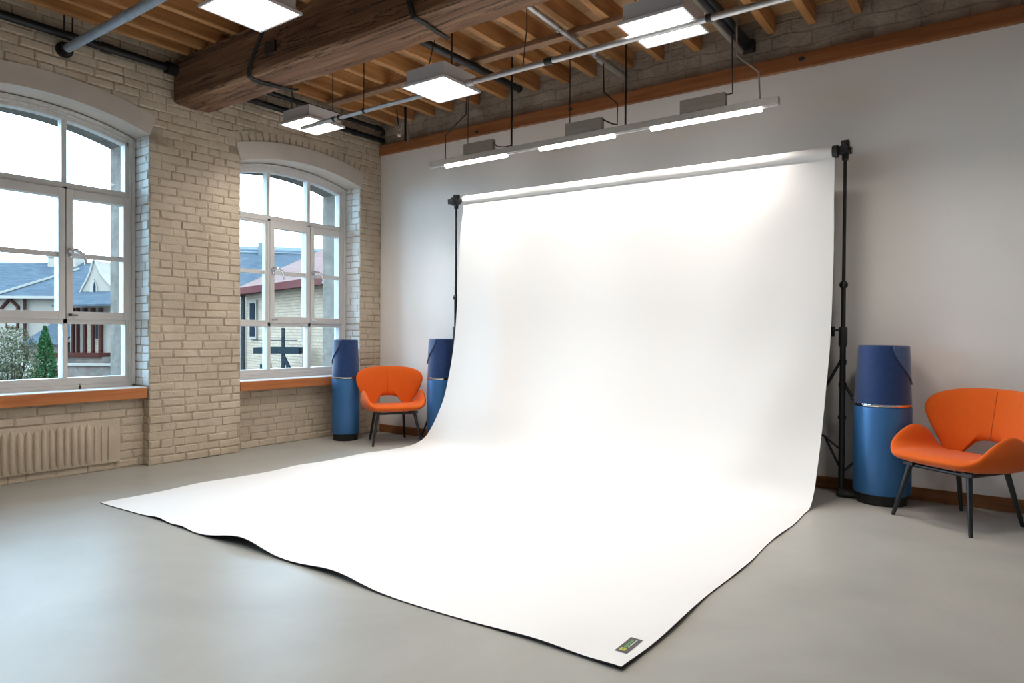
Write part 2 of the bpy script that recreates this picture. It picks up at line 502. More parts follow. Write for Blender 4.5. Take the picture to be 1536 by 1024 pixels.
for w in WIN[1:2]:      # soldier bricks standing round the lintels
    c, h = w['c'], w['half']; R = (h * h + w['rise'] ** 2) / (2 * w['rise']); zc = w['spring'] + w['rise'] - R
    am = math.asin(h / R) + .03; k = int(2 * am * (R + .2) / .078)
    for q in range(k):
        a0 = -am + 2 * am * q / k + .003; a1 = -am + 2 * am * (q + 1) / k - random.uniform(.002, .006)
        r0, r1 = R + RING0, R + RING1 - random.uniform(0, .03)
        brick4(mb, [(W, c + r * math.sin(a), zc + r * math.cos(a)) for r, a in ((r0, a0), (r0, a1), (r1, a1), (r1, a0))], random.uniform(.005, .010))
mb.build('brick_facing', 'brick', wl)
mr.build('reveal_bricks', 'reveal', wl)
for w in WIN[:2]:      # cast arched lintels, a little proud of the bricks
    mb = MB(); n = 28; c, h = w['c'], w['half']
    for i in range(n):
        t0, t1 = -1 + 2 * i / n, -1 + 2 * (i + 1) / n
        P = []
        for x in (-.328, W + .018):
            for t, up in ((t0, 0), (t1, 0), (t1, 1), (t0, 1)):
                yy = c + t * h; z = arch_z(yy, c, h, w['spring'], w['rise'])
                if up: yy = c + t * (h + .055); z += .165
                else: z -= .004
                P.append((x, yy, z))
        a = mb.verts(P)
        for q in ((4, 5, 6, 7), (0, 4, 5, 1)[::-1], (3, 2, 6, 7)): mb.face([a[k] for k in q])
        if i == 0: mb.face([a[k] for k in (0, 3, 7, 4)])
        if i == n - 1: mb.face([a[k] for k in (1, 5, 6, 2)])
    bmesh.ops.remove_doubles(mb.bm, verts=mb.bm.verts[:], dist=1e-4)
    mb.build('arched_lintel', 'lintel', wl, smooth=40)

# back wall: white plaster below, rough grey masonry above the timber ledger
wb = MB().box(-.6, XR, 0, .3, 0, 3.40).build('wall_back', 'plaster'); tag(wb, kind='structure')
mb = MB()
NX, NZ = 150, 10
rows = []
rn = random.Random(3)
for j in range(NZ + 1):
    z = lerp(3.38, TOPZ + .02, j / NZ)
    rows.append([(lerp(-.1, XR, i / NX), .008 + rn.uniform(-.007, .007), z + rn.uniform(-.01, .01)) for i in range(NX + 1)])
mb.grid(rows)
mb.build('upper_masonry', 'masonry', wb, smooth=180)
MB().box(-.6, XR, .03, .3, 3.38, TOPZ + .1).build('upper_backing', 'masonry', wb)
wr = MB().box(XR, XR + .2, YN, .3, 0, TOPZ + .1).build('wall_right', 'plain_wall'); tag(wr, kind='structure')
wf = MB().box(-.6, XR + .2, YN - .2, YN, 0, TOPZ + .1).build('wall_front', 'plain_wall'); tag(wf, kind='structure')
tr = MB().box(W + .012, XR - .01, -.045, -.0, 3.318, 3.435).build('trim_1', 'ledger', bevel=.006); tag(tr, kind='structure')
bb = MB().box(W + .012, XR - .01, -.016, 0, 0, .092).build('baseboard_back', 'skirting', bevel=.003); tag(bb, kind='structure')
mb = MB()
for x in (1.55, 2.72, 4.85, 6.9):     # dark knots in the ledger
    mb.ball((x, -.046, 3.375 + .02 * math.sin(x * 7)), .022, 10, (1.2, .12, .75))
mb.build('timber_knots', 'iron', tr, smooth=180)

# ------------------------------------------------------------------ windows
def make_window(i, w):
    y0, y1, c = w['c'] - w['half'] + .006, w['c'] + w['half'] - .006, w['c']
    root = thing('window_%d' % i, (-.26, c, .70), kind='structure')
    xf, xb = -.235, -.325
    za = lambda y, off=0: arch_z(y, c, w['half'], w['spring'], w['rise']) - .012 - off
    m1, m2 = c - .262, c + .262
    if i == 1: m2 = c + .27
    f = MB()
    f.box(xb, xf, y0, y0 + .075, .705, za(y0, .0)); f.box(xb, xf, y1 - .075, y1, .705, za(y1, .0))
    # stepped mouldings at the jambs
    f.box(xf, xf + .03, y0, y0 + .03, .72, za(y0, .01)); f.box(xf, xf + .03, y1 - .03, y1, .72, za(y1, .01))
    f.box(xf, xf + .015, y0 + .03, y0 + .05, .72, za(y0, .03)); f.box(xf, xf + .015, y1 - .05, y1 - .03, .72, za(y1, .03))
    n = 24
    for k in range(n):
        a, b = lerp(y0, y1, k / n), lerp(y0, y1, (k + 1) / n)
        for (t, bo, x1) in ((0, .085, xf), (.0, .032, xf + .03), (.032, .052, xf + .015)):
            f.hexa([(xb, a, za(a, bo)), (x1, a, za(a, bo)), (x1, b, za(b, bo)), (xb, b, za(b, bo)),
                    (xb, a, za(a, t)), (x1, a, za(a, t)), (x1, b, za(b, t)), (xb, b, za(b, t))])
    f.box(xb, xf, y0 + .075, y1 - .075, .705, .797)
    f.box(xf, xf + .028, y0 + .03, y1 - .03, .703, .735); f.box(xf, xf + .012, y0 + .03, y1 - .03, .735, .765)
    f.box(xb, xf, y0 + .075, y1 - .075, 1.252, 1.297)
    f.box(xb, xf, y0 + .075, y1 - .075, 2.382, 2.442)
    for m in (m1, m2):
        f.box(xb, xf, m - .02, m + .02, .797, 2.41)
        f.box(xb, xf - .012, m - .02, m + .02, 2.41, za(m, .08))
    f.build('window_frame', 'frame', root, bevel=.004)
    cols = [(y0 + .075, m1 - .02), (m1 + .02, m2 - .02), (m2 + .02, y1 - .075)]
    for k, (a, b) in enumerate(cols):
        # sash or fixed light between the rails
        s = MB()
        sx = xf + (.016 if k else -.01)
        a2, b2 = (a - .016, b + .016) if k else (a, b)
        if k == 2: b2 = b + .03
        wst = .052 if k else .018
        lo, hi = (1.292, 2.388) if k else (1.297, 2.382)
        s.box(xb + .02, sx, a2, a2 + wst, lo, hi); s.box(xb + .02, sx, b2 - wst, b2, lo, hi)
        s.box(xb + .02, sx, a2 + wst, b2 - wst, lo, lo + wst * 1.25); s.box(xb + .02, sx, a2 + wst, b2 - wst, hi - wst * 1.45, hi)
        s.box(xb + .035, sx - .014, a2 + wst, b2 - wst, 1.814, 1.854)
        so = s.build('sash' if k else 'fixed_light', 'frame', root, bevel=.003)
        MB().box(-.300, -.296, a2 + wst - .003, b2 - wst + .003, lo + .02, hi - .02).build('pane', 'glass', so)
        MB().box(-.300, -.296, a - .003, b + .003, .79, 1.26).build('pane', 'glass', root)
        g = MB(); nn = 10
        poly = [(a - .003, 2.435), (b + .003, 2.435)] + [(q, za(q, .08)) for q in [lerp(b + .003, a - .003, k2 / nn) for k2 in range(nn + 1)]]
        g.prism(poly, lambda p, q: (-.300, p, q), lambda p, q: (-.296, p, q))
        g.build('pane', 'glass', root)
        if (i == 1 and k == 2) or (i == 2 and k in (1, 2)):
            hy = a2 + .028
            h = MB()
            h.tube([(sx, hy, 1.865), (sx + .014, hy, 1.865)], .027, 16)
            h.tube([(sx + .01, hy, 1.875), (sx + .05, hy + .004, 1.878), (sx + .064, hy + .03, 1.870), (sx + .066, hy + .075, 1.842), (sx + .062, hy + .098, 1.80), (sx + .058, hy + .10, 1.758)], [.013, .014, .015, .016, .014, .011], 12)
            h.ball((sx + .012, hy, 1.822), .018, 10)
            h.build('window_handle', 'chrome', so, smooth=60)
            h = MB(); h.box(sx, sx + .012, hy - .014, hy + .012, 1.318, 1.338); h.box(sx, sx + .006, hy + .02, hy + .06, 1.322, 1.332)
            h.build('window_stop', 'iron' if k == 2 and i == 1 else 'chrome', so)
    st = MB().box(-.335, .028, y0 - .002, y1 - .012, .655, .704).build('window_sill', 'sill_top', root, bevel=.004)
    sf = MB().box(w['rec'] - .02, .034, y0 - .002, y1 - .012, .605, .697).build('sill_board', 'sill', st, bevel=.004)
    if i == 1:
        p = MB(); p.tube([(-.16, -3.245, .704), (-.16, -3.245, .722)], .007, 10); p.ball((-.16, -3.245, .722), .010, 10)
        p.tube([(-.16, -3.245, .728), (-.16, -3.245, .752)], .003, 8)
        p.build('stay_pin', 'iron', root, smooth=60)
    return root
for i, w in enumerate(WIN, 1): make_window(i, w)

# ------------------------------------------------------------------ radiator relief below the left window
rt = thing('radiator', (-.06, -3.45, .05), 'cream painted ribbed radiator set in the brick niche under the left window', 'radiator')
mb = MB(); mb.box(-.050, -.032, -4.30, -2.975, .065, .438)
mb.build('back_panel', 'brick', rt, bevel=.008)
mb = MB()
y = -4.27
rr = random.Random(5)
while y < -3.02:
    d = .018 + .006 * rr.random()
    if y > -3.20: d *= .45
    top = .405 + rr.uniform(-.01, .01)
    mb.tube([(-.036, y, .085), (-.030, y, .11), (-.030, y, top - .03), (-.038, y, top)], [d * .7, d, d, d * .5], 10)
    y += .0545
mb.build('ribs', 'brick', rt, smooth=60)

# ------------------------------------------------------------------ ceiling timbers
JX = [.27, .565, .886, 1.166, 1.53, 1.90, 2.30, 2.648, 2.961, 3.339, 3.642, 3.982, 4.30, 4.607, 4.914, 5.243, 5.66, 5.99, 6.32, 6.65, 6.98, 7.31, 7.64, 7.97, 8.30, 8.63]
ORD = ['first', 'second', 'third', 'fourth', 'fifth', 'sixth', 'seventh', 'eighth', 'ninth', 'tenth', 'eleventh', 'twelfth', 'thirteenth', 'fourteenth', 'fifteenth', 'sixteenth', 'seventeenth', 'eighteenth', 'nineteenth', 'twentieth', 'twenty-first', 'twenty-second', 'twenty-third', 'twenty-fourth', 'twenty-fifth', 'twenty-sixth']
rj = random.Random(11)
def joist(x, ya, yb, label, group):
    t = thing('ceiling_joist', (x, (ya + yb) / 2, JZ), label, 'joist', group)
    mb = MB(); w = .03; L = 10
    rows = []
    for k in range(L + 1):
        yy = lerp(ya, yb, k / L); o = rj.uniform(-.004, .004); z = rj.uniform(-.004, .004)
        rows.append([(x - w + o, yy, TOPZ - .001), (x - w + o, yy, JZ + z), (x + w + o, yy, JZ + z), (x + w + o, yy, TOPZ - .001)])
    r = mb.grid(rows); mb.face(r[0]); mb.face(r[-1][::-1])
    mb.build('joist_timber', 'joist', t, bevel=.004)
for k, x in enumerate(JX):
    joist(x, -2.50, -.012, 'exposed orange-brown ceiling joist, %s from the brick wall, between heavy beam and white wall' % ORD[k], 'ceiling joists beyond the heavy beam')
for k, x in enumerate([.25, .48, .72, 1.0, 1.30, 1.62, 1.95, 2.28, 2.61, 2.94, 3.27, 3.60, 3.93, 4.26, 4.59, 4.92, 5.25, 5.58, 5.91, 6.24, 6.57, 6.90, 7.23, 7.56, 7.89, 8.22]):
    joist(x, YN + .02, -2.505, 'exposed ceiling joist, %s from the brick wall, on the near side of the heavy beam' % ORD[k], 'ceiling joists on the near side of the beam')
bt = thing('timber_beam', (4, -2.37, 3.26), 'massive dark old timber beam crossing under the joists from the brick pier', 'beam')
mb = MB(); rows = []; nb = 60
rb = random.Random(9)
for k in range(nb + 1):
    x = lerp(W + .016, XR - .02, k / nb); j = lambda: rb.uniform(-.005, .005)
    ch = .018
    rows.append([(x, -2.192 + j(), JZ - .004), (x, -2.192 + j(), 3.26 + ch), (x, -2.192 - ch + j(), 3.26 + j()), (x, -2.37, 3.258 + j()), (x, -2.545 + ch + j(), 3.26 + j()),
                 (x, -2.545 + j(), 3.26 + ch), (x, -2.548 + j(), 3.46), (x, -2.545 + j(), JZ - .004)])
r = mb.grid(rows)
for a, b in zip(r, r[1:]): mb.face([a[-1], a[0], b[0], b[-1]])
mb.face(r[0]); mb.face(r[-1][::-1])
mb.build('beam_timber', 'beam', bt, smooth=35)
ba = thing('wooden_batten', (2.1, -1.0, 3.6), 'weathered brown batten nailed across the joists above the silver conduit', 'batten')
mb = MB(); mb.box(.32, 3.95, -1.05, -.96, 3.603, JZ - .006); mb.build('batten_timber', 'batten', ba, bevel=.005)

# ------------------------------------------------------------------ pipes, conduits, cables
def ptube(name, mat, parent, pts, r, n=16): return MB().tube(pts, r, n).build(name, mat, parent, smooth=50)
def coupling(mat, parent, a, b, r, name='coupling'): return MB().tube([a, b], r, 16).build(name, mat, parent, smooth=50)
cz, cy = 3.085, -1.79
c1 = thing('conduit_pipe', (1.0, cy, cz), 'silver conduit pipe running from the leftmost panel light to the middle one', 'pipe', 'silver conduit between the panel lights')
ptube('pipe', 'galv', c1, [(.885, cy, cz), (2.425, cy, cz)], .019)
for x in (1.33, 1.40, 1.72): coupling('black' if x < 1.7 else 'iron', c1, (x, cy, cz), (x + .022, cy, cz), .024, 'pipe_clip')
ptube('drop_wire', 'cable', c1, [(1.72, cy, cz + .02), (1.70, cy + .02, 3.35), (1.72, cy, JZ + .01)], .004, 6)
c2 = thing('conduit_pipe', (3.0, cy, cz), 'long silver conduit pipe running right from the middle panel light under the rightmost one', 'pipe', 'silver conduit between the panel lights')
ptube('pipe', 'galv', c2, [(2.866, cy, cz), (8.9, cy, cz)], .021)
coupling('galv', c2, (2.870, cy, cz), (2.93, cy, cz), .026)
for x in (3.57, 3.60, 4.72): coupling('black', c2, (x, cy, cz), (x + .03, cy, cz), .027, 'pipe_clip')
for x in (3.38, 5.6): ptube('drop_wire', 'cable', c2, [(x, cy, cz + .02), (x + .03, cy, 3.35), (x + .03, cy, TOPZ - .001)], .004, 6)

p1 = thing('iron_pipe', (.085, -5, 3.55), 'black iron pipe along the brick wall above the left window', 'pipe', 'black iron pipes')
ptube('pipe', 'blackpipe', p1, [(.088, YN + .05, 3.55), (.088, -2.60, 3.55)], .034)
coupling('blackpipe', p1, (.088, -2.64, 3.55), (.088, -2.552, 3.55), .055)
coupling('blackpipe', p1, (.088, -3.18, 3.55), (.088, -3.10, 3.55), .040)
for yy in (-3.40, -3.46): ptube('hanger_rod', 'iron', p1, [(.092, yy, 3.58), (.10, yy, TOPZ - .001)], .006, 8)
MB().ball((.10, -3.43, 3.745), .03, 10, (1, 1.3, .8)).build('hanger_clamp', 'iron', p1, smooth=180)
p2 = thing('iron_pipe', (.12, -1.1, 3.485), 'lower of two black iron pipes in the corner beyond the heavy beam', 'pipe', 'black iron pipes')
ptube('pipe', 'blackpipe', p2, [(.105, -2.185, 3.485), (.105, -.03, 3.485)], .03)
for yy in (-.5, -1.4): coupling('blackpipe', p2, (.105, yy, 3.485), (.105, yy + .05, 3.485), .036)
p3 = thing('iron_pipe', (.2, -1.1, 3.595), 'upper of two black iron pipes in the corner beyond the heavy beam', 'pipe', 'black iron pipes')
ptube('pipe', 'blackpipe', p3, [(.16, -2.185, 3.595), (.16, -.115, 3.595), (.16, -.09, 3.58), (.16, -.085, 3.535)], .026)
coupling('blackpipe', p3, (.16, -.20, 3.595), (.16, -.14, 3.595), .034)
p4 = thing('iron_pipe', (2.28, -1.2, 3.56), 'black iron pipe slung below the joists above the middle panel light', 'pipe', 'black iron pipes')
ptube('pipe', 'blackpipe', p4, [(2.31, -2.185, 3.565), (2.33, -.36, 3.565)], .033)
MB().tube([(2.33, -.362, 3.565), (2.33, -.345, 3.565)], [.038, .030], 16).build('end_cap', 'blackpipe', p4, smooth=50)
g1 = thing('conduit_pipe', (3.34, -1.1, 3.562), 'silver galvanised conduit running from the beam to the back wall above the linear light', 'pipe')
ptube('pipe', 'galv', g1, [(3.385, -2.185, 3.562), (3.325, -.60, 3.562)], .022)
ptube('grey_sleeve', 'driver', g1, [(3.325, -.62, 3.562), (3.31, -.02, 3.562)], .030)
for yy in (-1.3, -.75): coupling('chrome', g1, (3.345, yy, 3.562), (3.345, yy + .04, 3.562), .030, 'pipe_clip')
d1 = thing('cable_duct', (4.42, -1.1, 3.55), 'dark bundle of ducts under the joists, right of the panel light crossed by conduit', 'duct')
for k, (dx, dz, m) in enumerate(((-.035, .0, 'driver'), (.0, .012, 'blackpipe'), (.035, .03, 'blackpipe'))):
    ptube('duct_tube', m, d1, [(4.42 + dx, -2.185, 3.555 + dz), (4.415 + dx, -.06, 3.555 + dz)], .026)
MB().box(4.375, 4.485, -.075, -.012, 3.53, 3.63).build('end_cap', 'rubber', d1, bevel=.015)
MB().box(4.352, 4.372, -2.1, -.70, 3.555, 3.64).build('wood_strip', 'joist', d1, bevel=.003)
b1 = thing('water_pipe', (.06, -3.443, 3.44), 'blue-grey painted pipe starting at a wall flange above the left window', 'pipe')
ptube('pipe', 'bluepipe', b1, [(W + .02, -3.443, 3.44), (XR - .02, -3.443, 3.44)], .034, 20)
MB().tube([(W + .013, -3.443, 3.44), (W + .035, -3.443, 3.44)], .062, 20).build('wall_flange', 'iron', b1, smooth=50)
coupling('blackpipe', b1, (W + .036, -3.443, 3.44), (W + .09, -3.443, 3.44), .046)
coupling('bluepipe', b1, (1.08, -3.443, 3.44), (1.13, -3.443, 3.44), .038)
k1 = thing('cable', (1.2, -2.5, 3.3), 'black cable looped down the beam face and under it, left of the junction plate', 'cable', 'cables on the beam')
ptube('cord', 'cable', k1, [(1.50, -2.565, 3.62), (1.39, -2.562, 3.54), (1.29, -2.562, 3.42), (1.215, -2.562, 3.31), (1.205, -2.555, 3.255), (1.19, -2.50, 3.243), (1.18, -2.40, 3.243), (1.22, -2.29, 3.243), (1.27, -2.18, 3.243), (1.30, -2.14, 3.25)], .011, 8)
ptube('cord', 'cable', k1, [(1.47, -2.558, 3.62), (1.36, -2.558, 3.50), (1.24, -2.558, 3.32), (1.225, -2.552, 3.252), (1.215, -2.45, 3.244), (1.24, -2.30, 3.244), (1.28, -2.16, 3.246)], .009, 8)
k2 = thing('cable', (3.0, -2.5, 3.3), 'bundle of thin cables wrapped around the beam near its middle', 'cable', 'cables on the beam')
for q in range(3):
    o = .022 * q
    ptube('cord', 'cable', k2, [(2.96 + o, -2.562, 3.63), (2.985 + o * .6, -2.562, 3.40), (3.02 + o * .5, -2.561, 3.29), (3.03 + o * .5, -2.55, 3.247), (3.04 + .5 * o, -2.45, 3.243), (3.02 + o * .4, -2.33, 3.243), (3.01 + o * .4, -2.18, 3.246)], .008, 6)
jb = thing('junction_plate', (1.5, -2.555, 3.42), 'small dark square junction plate on the beam face', 'plate')
MB().box(1.445, 1.58, -2.572, -2.553, 3.372, 3.458).build('plate', 'iron', jb, bevel=.004)
hk = thing('hanging_hook', (.64, -.3, 3.39), 'small rope loop and white ball hanging from the joists near the corner', 'hook')
ptube('cord', 'cable', hk, [(.60, -.30, JZ + .05), (.615, -.30, 3.60), (.63, -.30, 3.52)], .006, 8)
mb = MB(); mb.tube([(.64 + .045 * math.cos(a), -.30, 3.52 + .055 * math.sin(a)) for a in [PI * (.0 + k / 10 * -1.0) for k in range(11)]], .007, 8)
mb.build('rope_loop', 'rope', hk, smooth=60)
ptube('drop_wire', 'iron', hk, [(.64, -.30, 3.468), (.642, -.30, 3.42)], .004, 6)
MB().ball((.643, -.30, 3.405), .021, 14).build('ball', 'bulb', hk, smooth=180)
hs = thing('hanging_strap', (.757, -.3, 3.32), 'thin dark metal strap hanging beside the rope loop near the corner', 'strap')
mb = MB(); mb.bar((.735, -.30, TOPZ - .002), (.742, -.30, 3.33), .012, .03, (0, 1, 0)); mb.build('strap', 'iron', hs)
mb = MB(); mb.bar((.765, -.298, 3.52), (.772, -.298, 3.31), .025, .006, (0, 1, 0)); mb.build('plate', 'driver', hs)

# ------------------------------------------------------------------ panel lights
PANEL_W, TUBE_W = 15, 10
def lamp(name, parent, loc, sx, sy, power, spread, tilt=0):
    # the lamp behind a fixture's diffuser: louvred optics limit the beam
    L = bpy.data.lights.new(name, 'AREA'); L.shape = 'RECTANGLE'; L.size = sx; L.size_y = sy
    L.energy = power; L.color = (1, .925, .845); L.spread = math.radians(spread)
    o = bpy.data.objects.new(name, L); COL.objects.link(o); o.parent = parent
    o.location = V(loc) - origin(parent); o.rotation_euler = (tilt, 0, 0)
    return o
def panel_light(x, y, z, label, rods, s=.43):
    t = thing('panel_light', (x, y, z), label, 'ceiling light', 'square panel lights')
    h = s / 2
    mb = MB()
    a, b = h - .012, .125
    # body with a flared lip, open below
    prof = [(h - .028, b), (h - .028, .034), (h, .012), (h, -.004), (h - .012, -.004), (h - .012, .006)]
    rings = [mb.verts([(x + sx * r, y + sy * r, z + q) for sx, sy in ((-1, -1), (1, -1), (1, 1), (-1, 1))]) for r, q in prof]
    for p, q in zip(rings, rings[1:]):
        for k in range(4): mb.face([p[k], p[(k + 1) % 4], q[(k + 1) % 4], q[k]])
    mb.face(rings[0])
    mb.build('housing', 'housing', t)
    MB().box(x - a, x + a, y - a, y + a, z, z + .006).build('diffuser', 'panel_glow', t)
    lamp('panel_lamp', t, (x, y, z - .006), 2 * a - .02, 2 * a - .02, PANEL_W, 138)
    for (dx, dy, ex, ey, top) in rods:
        m = MB(); m.tube([(x + dx, y + dy, z + b), (x + ex, y + ey, top)], .004, 8)
        m.build('suspension_wire', 'iron', t)
    m = MB(); m.ball((x - h - .012, y - h + .05, z + .03), .011, 8); m.tube([(x - h, y - h + .05, z + .03), (x - h - .012, y - h + .05, z + .03)], .004, 6)
    m.build('side_catch', 'chrome', t)
    return t
panel_light(.825, -1.625, 3.15, 'white square panel light nearest the corner, above the right window', [(-.15, -.12, -.18, -.1, TOPZ - .002), (-.02, -.15, -.16, -.28, TOPZ - .002), (.17, .1, .17, .1, TOPZ - .002)])
panel_light(2.645, -1.835, 3.065, 'white square panel light in the middle, between the conduit ends', [(-.16, .0, -.12, .14, TOPZ - .002), (.16, -.06, .16, -.06, TOPZ - .002), (-.05, .17, -.05, .17, TOPZ - .002)])
panel_light(4.395, -1.675, 3.15, 'white square panel light crossed by the conduit, above the backdrop centre', [(-.15, -.1, -.15, -.1, TOPZ - .002), (.15, .1, .15, .1, TOPZ - .002)], .44)
panel_light(2.445, -3.345, 3.15, 'white square panel light in front of the heavy beam, cut by the picture top', [(-.15, .02, -.15, .02, TOPZ - .002), (.15, .1, .15, .1, TOPZ - .002)])
for (x, y) in ((6.15, -1.675), (4.395, -3.345), (2.445, -5.1), (4.395, -5.1)):  # unseen extra panels, added in line with the rows to brighten the room
    panel_light(x, y, 3.15, 'white square panel light added out of view to brighten the room', [(-.15, .02, -.15, .02, TOPZ - .002), (.15, .1, .15, .1, TOPZ - .002)])

# ------------------------------------------------------------------ linear light
ry = -.55
ll = thing('linear_light', (3.08, ry, 2.895), 'long slim aluminium linear light hanging along the white wall above the backdrop', 'hanging light')
MB().box(1.345, 4.815, ry - .028, ry + .028, 2.897, 2.952).build('rail', 'alu', ll, bevel=.003)
MB().box(1.35, 4.81, ry - .012, ry + .012, 2.889, 2.8975).build('rail_lip', 'housing', ll)
for a, b in ((1.562, 2.325), (2.704, 3.466), (3.802, 4.692)):
    mb = MB(); mb.prism([(-.024, .0), (-.022, -.022), (-.012, -.03), (.012, -.03), (.022, -.022), (.024, .0)], lambda u, v: (a, ry + u, 2.8965 + v), lambda u, v: (b, ry + u, 2.8965 + v))
    mb.build('light_tube', 'tube_glow', ll)
    lamp('tube_lamp', ll, ((a + b) / 2, ry, 2.862), b - a - .02, .03, TUBE_W * (b - a) / .8, 120, math.radians(8))
for a, b in ((1.806, 2.165), (2.982, 3.344), (4.054, 4.415)):
    mb = MB(); mb.box(a, b, ry - .022, ry + .022, 2.9525, 3.062); mb.box(a, b, ry - .026, ry - .02, 3.0, 3.006)
    d = mb.build('driver_box', 'driver', ll, bevel=.003)
    MB().box(b - .022, b + .006, ry - .026, ry + .026, 2.9525, 3.058).build('end_plate', 'driver', d)
def rod(pts, r=.0055, m='iron', n='suspension_rod'): return ptube(n, m, ll, pts, r, 8)
rod([(1.552, ry, 2.952), (1.552, ry, 3.198), (1.82, ry, 3.362), (1.838, ry, JZ + .1)], .006)
rod([(1.848, ry, 3.06), (1.848, ry, TOPZ - .002)], .004)
rod([(2.381, ry, 2.95), (2.381, ry, TOPZ - .002)], .010, 'black')
rod([(2.165, ry, 3.035), (2.21, ry, 2.985), (2.30, ry, 2.968), (2.381, ry, 2.968)], .005, 'cable', 'feed_cable')
rod([(3.02, ry, 3.06), (3.018, ry, JZ + .1)], .005)
rod([(3.345, ry, 3.044), (3.44, ry, 2.99), (3.49, ry, 2.975), (3.49, ry, 3.150), (3.36, ry, 3.272), (3.352, ry, 3.520)], .0065, 'black')
rod([(3.567, ry, 2.952), (3.567, ry, TOPZ - .002)], .009, 'black')
rod([(4.40, ry, 3.04), (4.47, ry, 3.045), (4.462, ry, 3.53)], .006, 'black')
rod([(4.676, ry, 2.952), (4.665, ry, 3.166), (4.50, ry, 3.325), (4.492, ry, TOPZ - .002)], .007, 'galv')

# ------------------------------------------------------------------ backdrop
Ls = [(1.605, -.306, 2.56), (1.580, -.334, 2.25), (1.559, -.34, 1.885), (1.526, -.36, 1.192), (1.472, -.41, .705), (1.417, -.46, .427), (1.290, -.51, .150), (1.19, -.56, .045), (1.125, -.68, .006), (1.105, -.85, .004)]
Rs = [(5.150, -.306, 2.53), (5.155, -.334, 2.20), (5.158, -.34, 1.80), (5.150, -.37, 1.212), (5.136, -.42, .872), (5.123, -.51, .492), (5.120, -.61, .267), (5.119, -.70, .104), (5.117, -.80, .018), (5.115, -.92, .004)]
Ls = [V(p) for p in Ls]; Rs = [V(p) for p in Rs]
NU, NV1, NV2 = 130, 70, 70
def gauss(x, c, s): return math.exp(-((x - c) / s) ** 2)
def sheet_pt(u, v):
    # v in 0..1 is the hanging part, 1..2 the part lying on the floor
    if v <= 1:
        a, b = catmull(Ls, v), catmull(Rs, v)
        p = a.lerp(b, u)
        fade = max(0, math.sin(PI * min(1, v * 1.05)))
        dy = 0
        dy += .016 * fade * math.sin((u * 3.1 + v * .35) * 2 * PI) * (.3 + .7 * abs(u - .5) * 2)
        dy += -.015 * fade * gauss(u + .32 * v, 1.08, .07)
        dy += (.013) * fade * gauss(u + .32 * v, .97, .07)
        dy += -.014 * fade * gauss(u - .22 * v, .08, .05) + .016 * fade * gauss(u - .22 * v, .17, .06)
        p.y += dy
        return p
    t = v - 1
    a = V((1.105, lerp(-.85, -3.62, t), .004)); b = V((5.115, lerp(-.92, -3.62, t), .004))
    p = a.lerp(b, u)
    d = (p.y + 3.62)                      # distance from the front edge
    e = gauss(d, 0, .42)
    lift = e * ((.050 * gauss(p.x, 2.76, .25) + .026 * gauss(p.x, 3.55, .24)) + .012 * gauss(p.x, 1.85, .12) + .010 * gauss(p.x, 2.15, .1) + .010 * gauss(p.x, 4.75, .22))
    q = 5.115 - p.x
    lift += gauss(q, 0, .22) * ((.013 * gauss(p.y, -3.15, .3) + .005 * gauss(p.y, -2.3, .18)) + .004 * gauss(p.y, -1.55, .15))
    qa = p.x - 1.105
    lift += gauss(qa, 0, .2) * (.008 * gauss(p.y, -2.9, .2) + .012 * gauss(p.y, -2.0, .2) + .01 * gauss(p.y, -1.2, .2))
    lift += .010 * gauss(q, 0, .12) * gauss(d, 0, .15)
    p.z += lift
    p.x += .012 * math.sin(p.y * 5.1) * gauss(qa, 0, .3) - .008 * math.sin(p.y * 6.3) * gauss(q, 0, .3)
    p.y += .010 * math.sin(p.x * 4.3) * gauss(d, 0, .3) + .35 * lift * gauss(d, 0, .3)
    return p
bd = thing('photo_backdrop', (3.1, -2.0, 0), 'large white photo backdrop sweeping from its crossbar down across the floor', 'backdrop')
mb = MB()
vs = [i / NV1 for i in range(NV1)] + [1 + i / NV2 for i in range(NV2 + 1)]
us = [i / NU for i in range(NU + 1)]
top = [[sheet_pt(u, v) for u in us] for v in vs]
nr = len(vs)
def nrm(i, j):
    a = top[min(i + 1, nr - 1)][j] - top[max(i - 1, 0)][j]; b = top[i][min(j + 1, NU)] - top[i][max(j - 1, 0)]
    n = b.cross(a)
    if n.length < 1e-9: return V((0, -1, 0))
    n.normalize()
    return n
TH = .003
nn = [[nrm(i, j) for j in range(NU + 1)] for i in range(nr)]
if nn[nr // 2 + 20][NU // 2].z < 0: nn = [[-q for q in r] for r in nn]
front = mb.grid([[top[i][j] + nn[i][j] * TH for j in range(NU + 1)] for i in range(nr)])
mb.mi = 1
back = mb.grid([[top[i][j] - nn[i][j] * .001 for j in range(NU + 1)] for i in range(nr)])
for i in range(nr - 1):
    mb.face([front[i][0], back[i][0], back[i + 1][0], front[i + 1][0]]); mb.face([front[i][NU], front[i + 1][NU], back[i + 1][NU], back[i][NU]])
for j in range(NU):
    mb.face([front[nr - 1][j], front[nr - 1][j + 1], back[nr - 1][j + 1], back[nr - 1][j]]); mb.face([front[0][j], back[0][j], back[0][j + 1], front[0][j + 1]])
mb.build('sheet', ['cloth', 'backing'], bd, smooth=50)
MB().tube([(1.60, -.30, 2.578), (5.134, -.30, 2.55)], .042, 32).build('cloth_roll', 'cloth', bd, smooth=50)
MB().tube([(1.470, -.30, 2.579), (5.142, -.30, 2.55)], .017, 16).build('crossbar', 'black', bd, smooth=50)
for x0, x1, z in ((1.440, 1.480, 2.579), (5.136, 5.172, 2.552)):
    MB().tube([(x0, -.30, z), (x1, -.30, z)], .046, 20).build('end_knob', 'black', bd, smooth=50)
